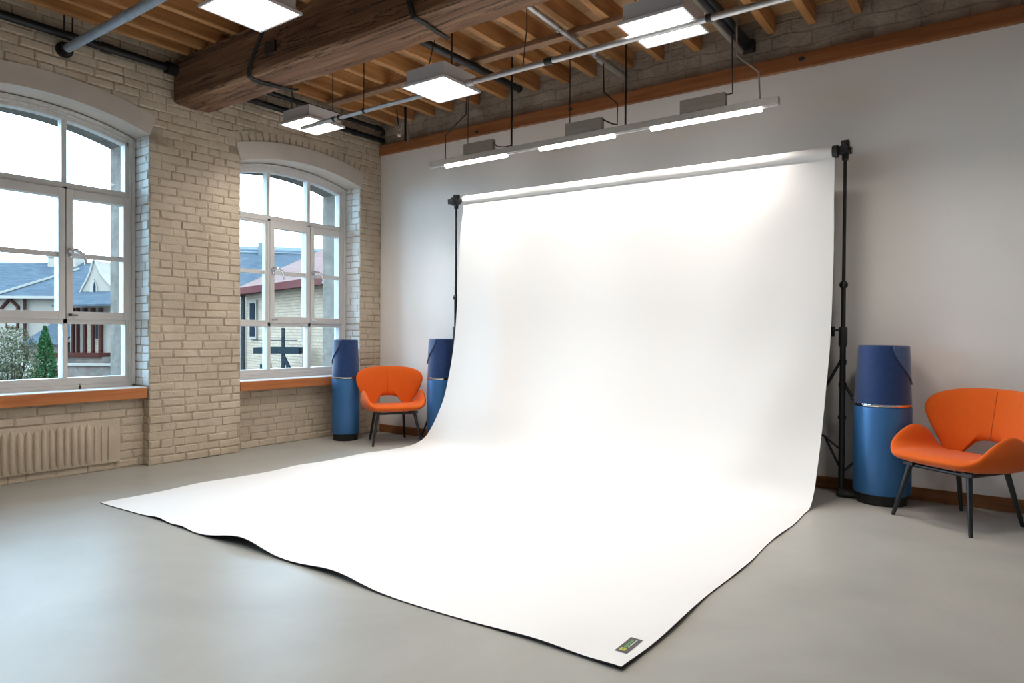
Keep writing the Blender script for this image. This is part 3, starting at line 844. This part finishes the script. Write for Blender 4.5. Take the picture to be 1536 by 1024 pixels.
# woven patch near the front corner
def on_sheet(x, y, off):
    u = (x - 1.105) / 4.010; t = (y + .92) / (-3.62 + .92)
    for _ in range(6):
        p = sheet_pt(u, 1 + t)
        u += (x - p.x) / 4.010; t += (y - p.y) / -2.70
    return V((x, y, sheet_pt(u, 1 + t).z + TH + off))
def flat_on_sheet(mb, x0, x1, y0, y1, off, n=6):
    lo = [[on_sheet(lerp(x0, x1, a / 2), lerp(y0, y1, b / n), off) for a in range(3)] for b in range(n + 1)]
    mb.grid(lo)
pa = MB(); flat_on_sheet(pa, 5.027, 5.078, -3.512, -3.372, .0012)
pat = pa.build('brand_patch', 'patch', bd)
mb = MB()
for k in range(8):                      # little star mark
    a = 2 * PI * k / 8; c0 = on_sheet(5.050, -3.486, .0022)
    mb.bar(c0, c0 + V((math.cos(a) * .014, math.sin(a) * .014, 0)), .005, .0008)
mb.build('star_mark', 'yellow', pat)
mb = MB()
for k in range(8): flat_on_sheet(mb, 5.043, 5.0525 - .002 * (k % 2), -3.466 + k * .0095, -3.459 + k * .0095, .0022, 1)
mb.build('green_lettering', 'green', pat)
mb = MB()
for k in range(9): flat_on_sheet(mb, 5.057, 5.063 - .0015 * (k % 3 == 1), -3.460 + k * .0085, -3.4545 + k * .0085, .0022, 1)
mb.build('white_lettering', 'white_print', pat)

# ------------------------------------------------------------------ stands
def stand(px, top, label, side):
    y = -.205
    t = thing('backdrop_stand', (px, y, 0), label, 'light stand', 'black stands holding up the backdrop')
    def part(n, pts, r, k=14, m='black'): return MB().tube(pts, r, k).build(n, m, t, smooth=50)
    part('lower_pole', [(px, y, .03), (px, y, 1.13)], .0215)
    part('middle_pole', [(px, y, 1.12), (px, y, 1.60)], .0165)
    part('upper_pole', [(px, y, 1.59), (px, y, top - .10)], .0125)
    part('collar', [(px, y, 1.55), (px, y, 1.565), (px, y, 1.585), (px, y, 1.60)], [.020, .030, .030, .020])
    part('collar', [(px, y, .575), (px, y, .60)], .029)
    cl = part('clamp', [(px, y, 1.115), (px, y, 1.135), (px, y, 1.25), (px, y, 1.262)], [.026, .031, .031, .024])
    MB().tube([(px - side * .02, y - .012, 1.235), (px - side * .065, y - .02, 1.24)], .009, 10).tube([(px - side * .065, y - .02, 1.19), (px - side * .065, y - .02, 1.262)], [.011, .014], 10).build('clamp_knob', 'black', cl, smooth=60)
    # cross bracing legs
    for s, z0, z1, x1 in ((-1, 1.0, .06, .50), (1, .83, .06, .44)):
        pz_ = [(px + s * .018, y, z0), (px + s * x1, y + .02, z1)]
        part('leg', pz_, .0105, 10)
        zm = z0 + (z1 - z0) * .32
        j = V((px + s * .12, y + .006, .435 if s < 0 else .30))
        part('brace', [(px + s * .018, y, .355 if s < 0 else .19), j], .009, 8)
        part('brace', [(px + s * .018, y, .225 if s < 0 else .17), j], .009, 8) if s < 0 else None
        lx = lambda z: px + s * (.018 + (x1 - .018) * (z0 - z) / (z0 - z1))
        part('brace', [j, (lx(j.z + .06) if s < 0 else lx(.40), y + .012, (j.z + .06) if s < 0 else .40)], .009, 8)
    for (zz) in (1.0, .83):
        MB().tube([(px, y, zz - .018), (px, y, zz + .018)], .027, 14).build('leg_hinge', 'black', t, smooth=50)
    f = MB(); f.tube([(px, y - .01, .032), (px + side * .20, y + .03, .032)], .020, 12); f.tube([(px + .01, y - .055, .022), (px + side * .22, y - .015, .026)], .022, 12)
    f.ball((px, y - .012, .034), .026, 12); f.ball((px + .008, y - .058, .027), .027, 12)
    f.build('foot', 'rubber', t, smooth=60)
    # roll bracket
    s = -side
    b = MB(); b.tube([(px, y, top - .135), (px, y, top - .085), (px, y, top - .03), (px, y, top - .005)], [.022, .026, .032, .028], 14)
    b.box(px - .026, px + .026, y - .02, y + .03, top - .03, top + .012)
    b.tube([(px - .04, y, top - .065), (px + .045, y, top - .065)], .027, 14)
    b.bar((px, y - .005, top - .065), (px, y - .11, top - .075), .046, .05)
    b.build('bracket', 'black', t, smooth=50)
    return t
stand(5.203, 2.635, 'right black backdrop stand, beside the tall blue canister', 1)
stand(1.405, 2.655, 'left black backdrop stand, mostly hidden behind the white sheet', -1)

# ------------------------------------------------------------------ blue canisters
def canister(x, y, r, fix, lip, label, hs=1.0):
    t = thing('floor_canister', (x, y, 0), label, 'canister', 'blue floor canisters')
    c = (x, y, 0)
    MB().lathe([(r * .86, .0), (r * .88, .01), (r * .88, .075), (r * .80, .078)], c).build('base', 'rubber', t, smooth=40)
    MB().lathe([(r * .90, .070), (r * .99, .078), (r, .09), (r, .685 * hs), (r * .985, .695 * hs), (r * .9, .697 * hs)], c, 64).build('body', 'blue', t, smooth=40)
    MB().lathe([(r * .95, .712 * hs), (r * .95, .700 * hs), (r * 1.005, .7005 * hs), (r * 1.012, .708 * hs), (r * 1.005, .7165 * hs), (r * .95, .718 * hs)], c, 64).build('chrome_ring', 'chrome', t, smooth=40)
    H0, H1 = .717 * hs, 1.125 * hs
    R = lambda z: r * lerp(.985, .865, ((z - H0) / (H1 - H0)))
    prof = [(r * .9, H0 - .002)] + [(R(lerp(H0, H1, k / 10)), lerp(H0, H1, k / 10)) for k in range(11)] + [(R(H1) - .006, H1 + .005), (R(H1) - .02, H1 + .003), (R(H1) - .03, H1 - .012), (.01, H1 - .014)]
    cv = MB().lathe(prof, c, 64).build('fabric_cover', 'navy', t, smooth=45)
    # folded flap wrapped over the cover
    mb = MB(); rows = []; n, m = 18, 14
    for i in range(n + 1):
        q = i / n; z = lerp(H1 + .002, H1 - .27 * hs, q)
        row = []
        for k in range(m + 1):
            th = math.radians(fix + (lip - fix) * (1 - q ** 1.6 * .98) * k / m)
            rr = R(z) + .003 + .005 * (k / m)
            row.append((x + rr * math.cos(th), y + rr * math.sin(th), z))
        rows.append(row)
    mb.grid(rows)
    fo = mb.build('fold_flap', 'navy_flap', cv, smooth=180)
    md = fo.modifiers.new('thick', 'SOLIDIFY'); md.thickness = .004; md.offset = 0
    return t
canister(5.475, -.235, .188, 2, -62, 'tall blue canister with navy fabric top standing beside the right orange chair')
canister(.205, -.68, .153, -142, -64, 'tall blue canister with navy fabric top against the brick pier left of the small chair', .985)
canister(1.205, -.195, .160, -150, -75, 'blue canister with navy fabric top half hidden behind the left edge of the backdrop')

# ------------------------------------------------------------------ chairs
def smooth_loop(pts, n):
    k = len(pts); out = []
    for i in range(n):
        t = i / n * k; j = int(t); u = t - j
        p0, p1, p2, p3 = (V((*pts[(j + q) % k], 0)) for q in (-1, 0, 1, 2))
        q = .5 * (2 * p1 + (p2 - p0) * u + (2 * p0 - 5 * p1 + 4 * p2 - p3) * u * u + (3 * p1 - p0 - 3 * p2 + p3) * u ** 3)
        out.append((q.x, q.y))
    return out
def pillow(outline, center, fn, T, rings=14, pw=6):
    mb = MB(); n = len(outline)
    def pos(a, b): return V(fn(a, b))
    def nor(a, b):
        e = 1e-3
        q = (pos(a + e, b) - pos(a - e, b)).cross(pos(a, b + e) - pos(a, b - e))
        return q.normalized()
    def ring(r, s):
        h = T / 2 * math.sqrt(max(0, 1 - r ** pw)) * s
        return mb.verts([pos(center[0] + (a - center[0]) * r, center[1] + (b - center[1]) * r) + nor(center[0] + (a - center[0]) * r, center[1] + (b - center[1]) * r) * h for a, b in outline])
    edge = ring(1, 0)
    for s in (1, -1):
        prev = edge
        for k in range(rings - 1, 0, -1):
            cur = ring(math.sin(k / rings * PI / 2), s)
            for i in range(n): mb.face([prev[i], prev[(i + 1) % n], cur[(i + 1) % n], cur[i]])
            prev = cur
        cv = mb.bm.verts.new(pos(*center) + nor(*center) * T / 2 * s)
        for i in range(n): mb.face([prev[i], prev[(i + 1) % n], cv])
    return mb
def mirror(pts): return pts + [(-a, b) for a, b in pts[::-1] if abs(a) > 1e-6]
def back_fn(a, b):
    return (a, .255 + .20 * (b - .42) - 1.15 * a * a + .012 * sstep(.3, 0, abs(a)), b)
def seat_fn(a, b):
    s = 1 if a >= 0 else -1; q = abs(a); f, R_, mx = .222, .098, 1.44
    zt = .402 - .06 * b - .012 * gauss(a, 0, .2) * gauss(b, -.03, .2)
    if q <= f: return (a, b, zt)
    ph = min((q - f) / R_, mx); ex = max(0, q - f - R_ * mx)
    return (s * (f + R_ * math.sin(ph) + ex * math.cos(mx)), b + .06 * max(0, q - f), zt + R_ * (1 - math.cos(ph)) + ex * math.sin(mx))
def make_chair(loc, rz, label, scale=1.0):
    t = thing('lounge_chair', loc, label, 'chair', 'orange chairs')
    B = [(0, .850), (.13, .848), (.24, .838), (.325, .812), (.375, .768), (.388, .70), (.364, .62), (.328, .54), (.292, .47), (.262, .41), (.228, .375), (.19, .385), (.165, .43), (.135, .472), (.08, .500), (0, .508)]
    ol = smooth_loop(mirror(B), 150)
    bo = pillow(ol, (0, .665), back_fn, .070, 14, 5).build('backrest', 'orange', t, smooth=180, local=True)
    sm = MB(); pts = [V(back_fn(0, z)) + V((0, -.0352, 0)) for z in [lerp(.525, .835, k / 14) for k in range(15)]]
    sm.tube(pts, .0022, 6).build('centre_seam', 'orange_dark', bo, smooth=180, local=True)
    S = [(0, -.335), (.12, -.333), (.215, -.322), (.29, -.285), (.37, -.225), (.430, -.145), (.468, -.055), (.460, .03), (.418, .10), (.35, .16), (.295, .205), (.225, .238), (.13, .258), (0, .262)]
    ol = smooth_loop(mirror(S), 150)
    pillow(ol, (0, -.04), seat_fn, .092, 16, 4).build('seat', 'orange', t, smooth=180, local=True)
    fr = MB()
    fr.tube([(-.215, -.20, .348), (.215, -.20, .348)], .013, 10); fr.tube([(-.18, .18, .346), (.18, .18, .346)], .013, 10)
    fr.tube([(-.21, -.2, .347), (-.175, .18, .346)], .012, 10); fr.tube([(.21, -.2, .347), (.175, .18, .346)], .012, 10)
    fr.box(-.24, -.17, -.225, -.175, .345, .366); fr.box(.17, .24, -.225, -.175, .345, .366)
    fr.build('seat_frame', 'black', t, smooth=50, local=True)
    for (a, b) in (((-.205, -.20), (-.272, -.268)), ((.205, -.20), (.272, -.268)), ((-.165, .175), (-.205, .268)), ((.165, .175), (.205, .268))):
        l = MB(); l.tube([(a[0], a[1], .350), (b[0], b[1], .008), (b[0], b[1], .0)], [.0185, .0125, .011], 14)
        l.build('leg', 'black', t, smooth=50, local=True)
    t.rotation_euler = (0, 0, rz); t.scale = (scale,) * 3
    return t
chair = make_chair((5.97, -.525, 0), -math.radians(35.2), 'large orange lounge chair at the right edge beside the tall blue canister')
c2 = copy_tree(chair)
c2.location = (.735, -.475, 0); c2.rotation_euler = (0, 0, math.radians(58)); c2.scale = (.96,) * 3
c2['label'] = 'small orange lounge chair in the corner between two blue canisters'

# ------------------------------------------------------------------ outdoors
YAW = math.radians(35.894)
CX, CY = 6.2114, -5.8141
RX, RY_ = math.cos(YAW), math.sin(YAW); FX, FY = -math.sin(YAW), math.cos(YAW)
def street(r, w, z=0): return V((CX + r * RX + w * FX, CY + r * RY_ + w * FY, z))
GZ = -1.0
gr = MB().box(-60, -.56, -25, 45, GZ - .3, GZ).build('ground', 'ground'); tag(gr, kind='structure')
def local_part(name, mat, parent, mb, **k): return mb.build(name, mat, parent, local=True, **k)
# house seen through the left window: slate roof, white render (local x along the street, y away)
ha = thing('house', street(-18.9, 26, GZ), 'white rendered house with dark slate roof and two chimneys outside the left window', 'house', rz=YAW)
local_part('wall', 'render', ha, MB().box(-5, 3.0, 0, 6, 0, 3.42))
mb = MB()
e0, e1, rz_, ry_ = -5.3, 3.15, 5.05, 3.0
mb.hexa([(e0, -.35, 3.38), (e1, -.35, 3.38), (e1, ry_, rz_ - .08), (e0, ry_, rz_ - .08), (e0, -.35, 3.46), (e1, -.35, 3.46), (e1, ry_, rz_), (e0, ry_, rz_)])
mb.hexa([(e0, ry_, rz_ - .08), (e1, ry_, rz_ - .08), (e1, 6.35, 3.38), (e0, 6.35, 3.38), (e0, ry_, rz_), (e1, ry_, rz_), (e1, 6.35, 3.46), (e0, 6.35, 3.46)])
local_part('roof', 'slate', ha, mb)
mb = MB(); mb.prism([(-5, 3.4), (-5, 3.4)], lambda a, b: (a, 0, b), lambda a, b: (a, .1, b)) if False else None
mb.box(e0, e1, -.44, -.34, 3.36, 3.46); local_part('gutter', 'stripe', ha, mb)
mb = MB(); mb.bar((-.35, -.42, 3.50), (1.15, 2.2, 4.72), .07, .07); local_part('valley_flashing', 'stripe', ha, mb)
for x0, x1, zb, zt in ((-.34, .25, 4.55, 5.2), (.28, .82, 4.7, 5.35)):
    c = MB(); c.box(x0, x1, 2.5, 3.1, zb, zt); c.box(x0 - .04, x1 + .04, 2.46, 3.14, zt, zt + .07)
    co = local_part('chimney', 'render', ha, c)
    p = MB(); p.lathe([(.10, 0), (.09, .18)], ((x0 + x1) / 2, 2.8, zt + .07), 12); local_part('chimney_pot', 'stripe', co, p)
mb = MB()
mb.bar((-.42, -.05, 2.95), (-.05, -.05, 3.36), .1, .08); mb.bar((-.05, -.05, 3.36), (.28, -.05, 3.05), .1, .08); mb.bar((.26, -.05, 3.1), (.26, -.05, 2.5), .09, .08)
local_part('timber_gable_trim', 'brown', ha, mb)
f = MB().box(-.20, .26, -.06, .0, 2.25, 2.55); f = local_part('window', 'brown', ha, f)
local_part('pane', 'stripe', f, MB().box(-.14, .20, -.075, -.055, 2.32, 2.52))
mb = MB(); mb.tube([(.56, -.12, 0), (.56, -.12, 3.38)], .055, 10); local_part('drainpipe', 'brown', ha, mb, smooth=50)
# outbuilding with slate lean-to roof in front of it
hb = thing('shed', street(-17.05, 24.0, GZ), 'low stone outbuilding with slate lean-to roof behind the conifer', 'shed', rz=YAW)
local_part('wall', 'stonewall', hb, MB().box(.1, 1.25, .1, 1.6, 0, 1.75))
mb = MB(); mb.hexa([(0, -.1, 1.68), (1.35, -.1, 1.68), (1.35, 1.65, 2.45), (0, 1.65, 2.45), (0, -.1, 1.74), (1.35, -.1, 1.74), (1.35, 1.65, 2.52), (0, 1.65, 2.52)])
local_part('roof', 'slate', hb, mb)
# house with curved white gable and balcony (right part of the left window)
hd = thing('house', street(-15.6, 23.6, GZ), 'house with curved white gable dormer and brown timber balcony outside the left window', 'house', rz=YAW)
local_part('wall', 'render', hd, MB().box(.05, 3.0, .6, 5, 0, 3.1))
mb = MB(); mb.hexa([(.0, -.3, 2.98), (3.1, -.3, 3.06), (3.1, 1.4, 3.62), (.0, 1.4, 3.56), (.0, -.3, 3.05), (3.1, -.3, 3.13), (3.1, 1.4, 3.7), (.0, 1.4, 3.64)])
local_part('pent_roof', 'slate', hd, mb)
mb = MB(); mb.hexa([(0, 1.6, 3.5), (3.3, 1.6, 3.5), (3.3, 3.6, 4.9), (0, 3.6, 4.9), (0, 1.6, 3.58), (3.3, 1.6, 3.58), (3.3, 3.6, 4.98), (0, 3.6, 4.98)])
local_part('main_roof', 'slate', hd, mb)
gp = [(a - .42, b) for a, b in [(.42, 3.52), (.50, 3.72), (.66, 4.0), (.78, 4.28), (.86, 4.58), (.90, 4.72), (.97, 4.72), (1.02, 4.56), (1.16, 4.26), (1.34, 4.0), (1.55, 3.80), (1.60, 3.62)]]
mb = MB(); mb.prism(gp, lambda a, b: (a, 1.25, b), lambda a, b: (a, 3.4, b)); gb = local_part('gable_dormer', 'render', hd, mb)
mb = MB(); ge = [V((a, 1.22, b)) for a, b in gp]
mb.tube(ge, .035, 8); local_part('gable_edge', 'stripe', gb, mb, smooth=50)
mb = MB(); mb.prism([(.36, 3.52), (.36, 3.82), (.50, 4.05), (.62, 3.82), (.62, 3.52)], lambda a, b: (a, 1.2, b), lambda a, b: (a, 1.26, b)); gw = local_part('arched_window', 'stripe', gb, mb)
mb = MB(); mb.prism([(.51, 3.54), (.51, 3.80), (.54, 3.94), (.58, 3.80), (.58, 3.54)], lambda a, b: (a, 1.18, b), lambda a, b: (a, 1.22, b)); local_part('pane', 'darkpane', gw, mb)
for x in (.18, .35, .58, .86, 1.13):
    local_part('timber_post', 'brown', hd, MB().box(x, x + (.09 if x > .5 else .045), .45, .60, 1.42, 2.98))
local_part('balcony_door', 'housebrick', hd, MB().box(.60, 1.2, .55, .62, 1.4, 2.75))
local_part('door_pane', 'darkpane', hd, MB().box(.98, 1.06, .53, .56, 1.9, 2.6))
local_part('balcony_ledge', 'brown', hd, MB().box(-.1, 1.65, -.35, .6, 1.30, 1.42))
local_part('balcony_base', 'stonewall', hd, MB().box(-.1, 1.72, -.2, .6, 1.0, 1.30))
gw_ = thing('garden_wall', street(-15.6, 22.4, GZ), 'grey stained concrete garden wall below the balcony outside the left window', 'wall', rz=YAW)
local_part('wall_face', 'stonewall', gw_, MB().box(-.2, 3.2, .02, .23, 0, 1.04))
local_part('coping', 'stripe', gw_, MB().bar((-.25, .12, 1.08), (3.25, .12, 1.08), .36, .07))

# red-roofed house beyond the right window; local x along its front wall
HA = math.atan2(-1.616, 6.127)
hr = thing('house', (-12.36, 6.07, GZ), 'cream brick house with faded red roof outside the right window', 'house', rz=HA)
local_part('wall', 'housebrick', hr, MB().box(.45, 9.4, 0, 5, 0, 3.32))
mb = MB()
ex0, ex1, ez, rdy, rdz = -.05, 9.8, 3.36, 2.5, 5.15
RPTS = dict(a=(ex0, -.35, ez), b=(ex1, -.35, ez), c=(ex1, 5.35, ez), d=(ex0, 5.35, ez), e=(3.3, rdy, rdz), f=(ex1, rdy, rdz))
v = {k: mb.bm.verts.new(p) for k, p in RPTS.items()}
for q in ('abfe', 'cdef', 'dae', 'bcf', 'dcba'): mb.face([v[k] for k in q])
local_part('roof', 'redroof', hr, mb)
mb = MB(); mb.box(ex0 - .04, ex1, -.47, -.33, ez - .13, ez + .05); mb.box(ex0 - .08, ex0 + .04, -.4, 5.3, ez - .13, ez + .05); local_part('gutter', 'maroon', hr, mb)
c = MB(); c.box(2.75, 3.55, 2.2, 3.2, 4.3, 5.62); c.box(2.70, 3.60, 2.15, 3.25, 5.62, 5.72); local_part('chimney', 'housebrick', hr, c)
mb = MB(); mb.tube([(.42, -.08, 0), (.42, -.08, 3.25)], .06, 10); local_part('drainpipe', 'steel', hr, mb, smooth=50)
for (x0, x1, z0, z1) in ((.95, 1.35, 2.05, 3.0), (4.78, 5.02, 2.0, 3.0)):
    f = local_part('window', 'stripe', hr, MB().box(x0 - .08, x1 + .08, -.06, 0, z0 - .08, z1 + .08))
    local_part('pane', 'darkpane', f, MB().box(x0, x1, -.075, -.055, z0, z1))
f = local_part('window', 'stripe', hr, MB().box(1.75, 2.5, -.06, 0, .75, 1.35)); local_part('pane', 'darkpane', f, MB().box(1.82, 2.42, -.08, -.055, .8, 1.3))
mb = MB(); mb.tube([(4.95, -.1, 0), (4.95, -.1, 1.75)], .05, 8); local_part('drainpipe', 'steel', hr, mb, smooth=50)
sb = thing('steel_balcony', street(-5.89, 15.6, GZ), 'dark steel balcony frame with diagonal brace in front of the cream brick house', 'balcony', rz=YAW)
local_part('platform', 'steel', sb, MB().box(.02, 1.05, 0, .8, 1.70, 1.84))
for nme, a, b, wd in (('post', (.68, .05, 0), (.68, .05, 2.28), .06), ('brace', (.70, .05, 1.62), (1.02, .05, .95), .07), ('post', (.36, .05, 1.84), (.36, .05, 2.42), .02), ('post', (.24, .3, 0), (.24, .3, 1.7), .05), ('rail', (.02, .02, 2.0), (1.0, .02, 2.0), .015)):
    m = MB(); m.bar(a, b, wd, wd); local_part(nme, 'steel', sb, m)
hc = thing('house', street(-14.6, 34.5, GZ), 'distant house with long blue-grey slate roof beyond the red roof', 'house', rz=YAW)
local_part('wall', 'render', hc, MB().box(-1.5, 5.5, 0, 7, 0, 4.3))
mb = MB(); mb.hexa([(-1.8, -.3, 4.2), (5.8, -.3, 4.2), (5.8, 3.1, 6.45), (-1.8, 3.1, 6.6), (-1.8, -.3, 4.3), (5.8, -.3, 4.3), (5.8, 3.1, 6.55), (-1.8, 3.1, 6.7)]); local_part('roof', 'slate', hc, mb)
mb = MB(); mb.hexa([(-1.8, 2.8, 6.35), (5.8, 2.8, 6.2), (5.8, 4.2, 6.75), (-1.8, 4.2, 6.9), (-1.8, 2.7, 6.5), (5.8, 2.7, 6.35), (5.8, 4.2, 6.85), (-1.8, 4.2, 7.0)]); local_part('ridge_band', 'slate_light', hc, mb)
local_part('chimney', 'slate_light', hc, MB().box(.88, 1.1, 2.6, 2.9, 6.2, 7.0))

def foliage(mb, pts_fn, count, size, rnd):
    for _ in range(count):
        p, n = pts_fn(rnd)
        a = V((rnd.uniform(-1, 1), rnd.uniform(-1, 1), rnd.uniform(-1, 1))).normalized()
        b = a.cross(V((rnd.uniform(-1, 1), rnd.uniform(-1, 1), rnd.uniform(-1, 1)))).normalized()
        s = size * rnd.uniform(.6, 1.3)
        mb.face(mb.verts([p - a * s, p + b * s * .5, p + a * s, p - b * s * .5]))
ct = thing('conifer_tree', street(-13.58, 20.0, GZ), 'narrow green conifer standing outside the left window', 'tree')
rc = random.Random(4)
def cone_pt(r):
    h = r.random() ** 1.5; z = .15 + h * 2.15; R_ = .50 * (1 - h) ** .85 + .015
    a = r.uniform(0, 2 * PI); q = R_ * math.sqrt(r.uniform(.25, 1)) * (1 + .12 * math.sin(a * 5 + z * 9))
    return V((q * math.cos(a), q * math.sin(a), z)), None
mb = MB(); foliage(mb, cone_pt, 5200, .042, rc); mb.build('foliage', 'conifer', ct, local=True, fix=False)
MB().tube([(0, 0, 0), (0, 0, .8), (0, 0, 2.2)], [.06, .045, .01], 8).build('trunk', 'bark', ct, local=True)
bs = thing('garden_bush', street(-13.1, 18.0, GZ), 'loose grey-green bush at the lower left of the left window', 'bush')
def bush_pt(r):
    while True:
        p = V((r.uniform(-1, 1), r.uniform(-1, 1), r.uniform(-1, 1)))
        if p.length < 1: break
    return V((p.x * .74, p.y * .6, 1.45 + p.z * .88)), None
mb = MB(); foliage(mb, bush_pt, 4200, .032, rc); mb.build('foliage', 'bushleaf', bs, local=True, fix=False)
mb = MB()
for k in range(14):
    a = rc.uniform(0, 2 * PI); q = rc.uniform(.15, .6)
    mb.tube([(0, 0, 0), (q * .4 * math.cos(a), q * .4 * math.sin(a), .8), (q * math.cos(a), q * math.sin(a), rc.uniform(1.3, 2.1))], [.025, .015, .005], 5)
mb.build('branches', 'bark', bs, local=True)
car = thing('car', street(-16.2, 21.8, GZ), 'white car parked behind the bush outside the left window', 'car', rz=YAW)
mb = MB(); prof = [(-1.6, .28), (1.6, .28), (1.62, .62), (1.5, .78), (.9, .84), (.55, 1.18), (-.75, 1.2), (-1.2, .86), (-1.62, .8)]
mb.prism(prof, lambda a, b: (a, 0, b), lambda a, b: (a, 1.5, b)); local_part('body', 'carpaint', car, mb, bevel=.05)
local_part('side_window', 'darkpane', car, MB().box(-.85, .6, -.012, .02, .86, 1.10))
for x in (-1.0, 1.0):
    m = MB(); m.tube([(x, -.02, .30), (x, .2, .30)], .30, 18); local_part('wheel', 'rubber', car, m, smooth=50)

# ------------------------------------------------------------------ sky and camera
wd = bpy.data.worlds.new('overcast'); sc.world = wd; wd.use_nodes = True
nt = wd.node_tree; bg = nt.nodes['Background']
tc = nt.nodes.new('ShaderNodeTexCoord'); sp = nt.nodes.new('ShaderNodeSeparateXYZ'); nt.links.new(tc.outputs['Generated'], sp.inputs[0])
nt.links.new(ramp(nt, sp.outputs[2], [(0, (.52, .78, 1.0)), (1, (.46, .74, 1.0))]), bg.inputs[0])
bg.inputs[1].default_value = 17.5

cam = bpy.data.cameras.new('camera'); co = bpy.data.objects.new('camera', cam); COL.objects.link(co)
f_px = 1031.456; cam.sensor_width = 36; cam.lens = f_px / 1536 * 36; cam.clip_start = .05; cam.clip_end = 300
yaw, pit, rol = math.radians(35.894), math.radians(-.7033), math.radians(.3723)
r = V((math.cos(yaw), math.sin(yaw), 0)); u = V((0, 0, 1)); f = V((-math.sin(yaw), math.cos(yaw), 0))
f2 = f * math.cos(pit) + u * math.sin(pit); u2 = u * math.cos(pit) - f * math.sin(pit)
r3 = r * math.cos(rol) + u2 * math.sin(rol); u3 = u2 * math.cos(rol) - r * math.sin(rol)
mw = Matrix(((r3.x, u3.x, -f2.x, CX), (r3.y, u3.y, -f2.y, CY), (r3.z, u3.z, -f2.z, 1.2), (0, 0, 0, 1)))
co.matrix_world = mw
sc.camera = co
sc.view_settings.view_transform = 'Standard'; sc.view_settings.look = 'None'
sc.view_settings.gamma = 1; sc.view_settings.use_curve_mapping = False
sc.view_settings.exposure = 0
sc.cycles.max_bounces = 8; sc.cycles.diffuse_bounces = 5; sc.cycles.transparent_max_bounces = 12
sc.cycles.use_denoising = True; sc.cycles.sample_clamp_indirect = 6
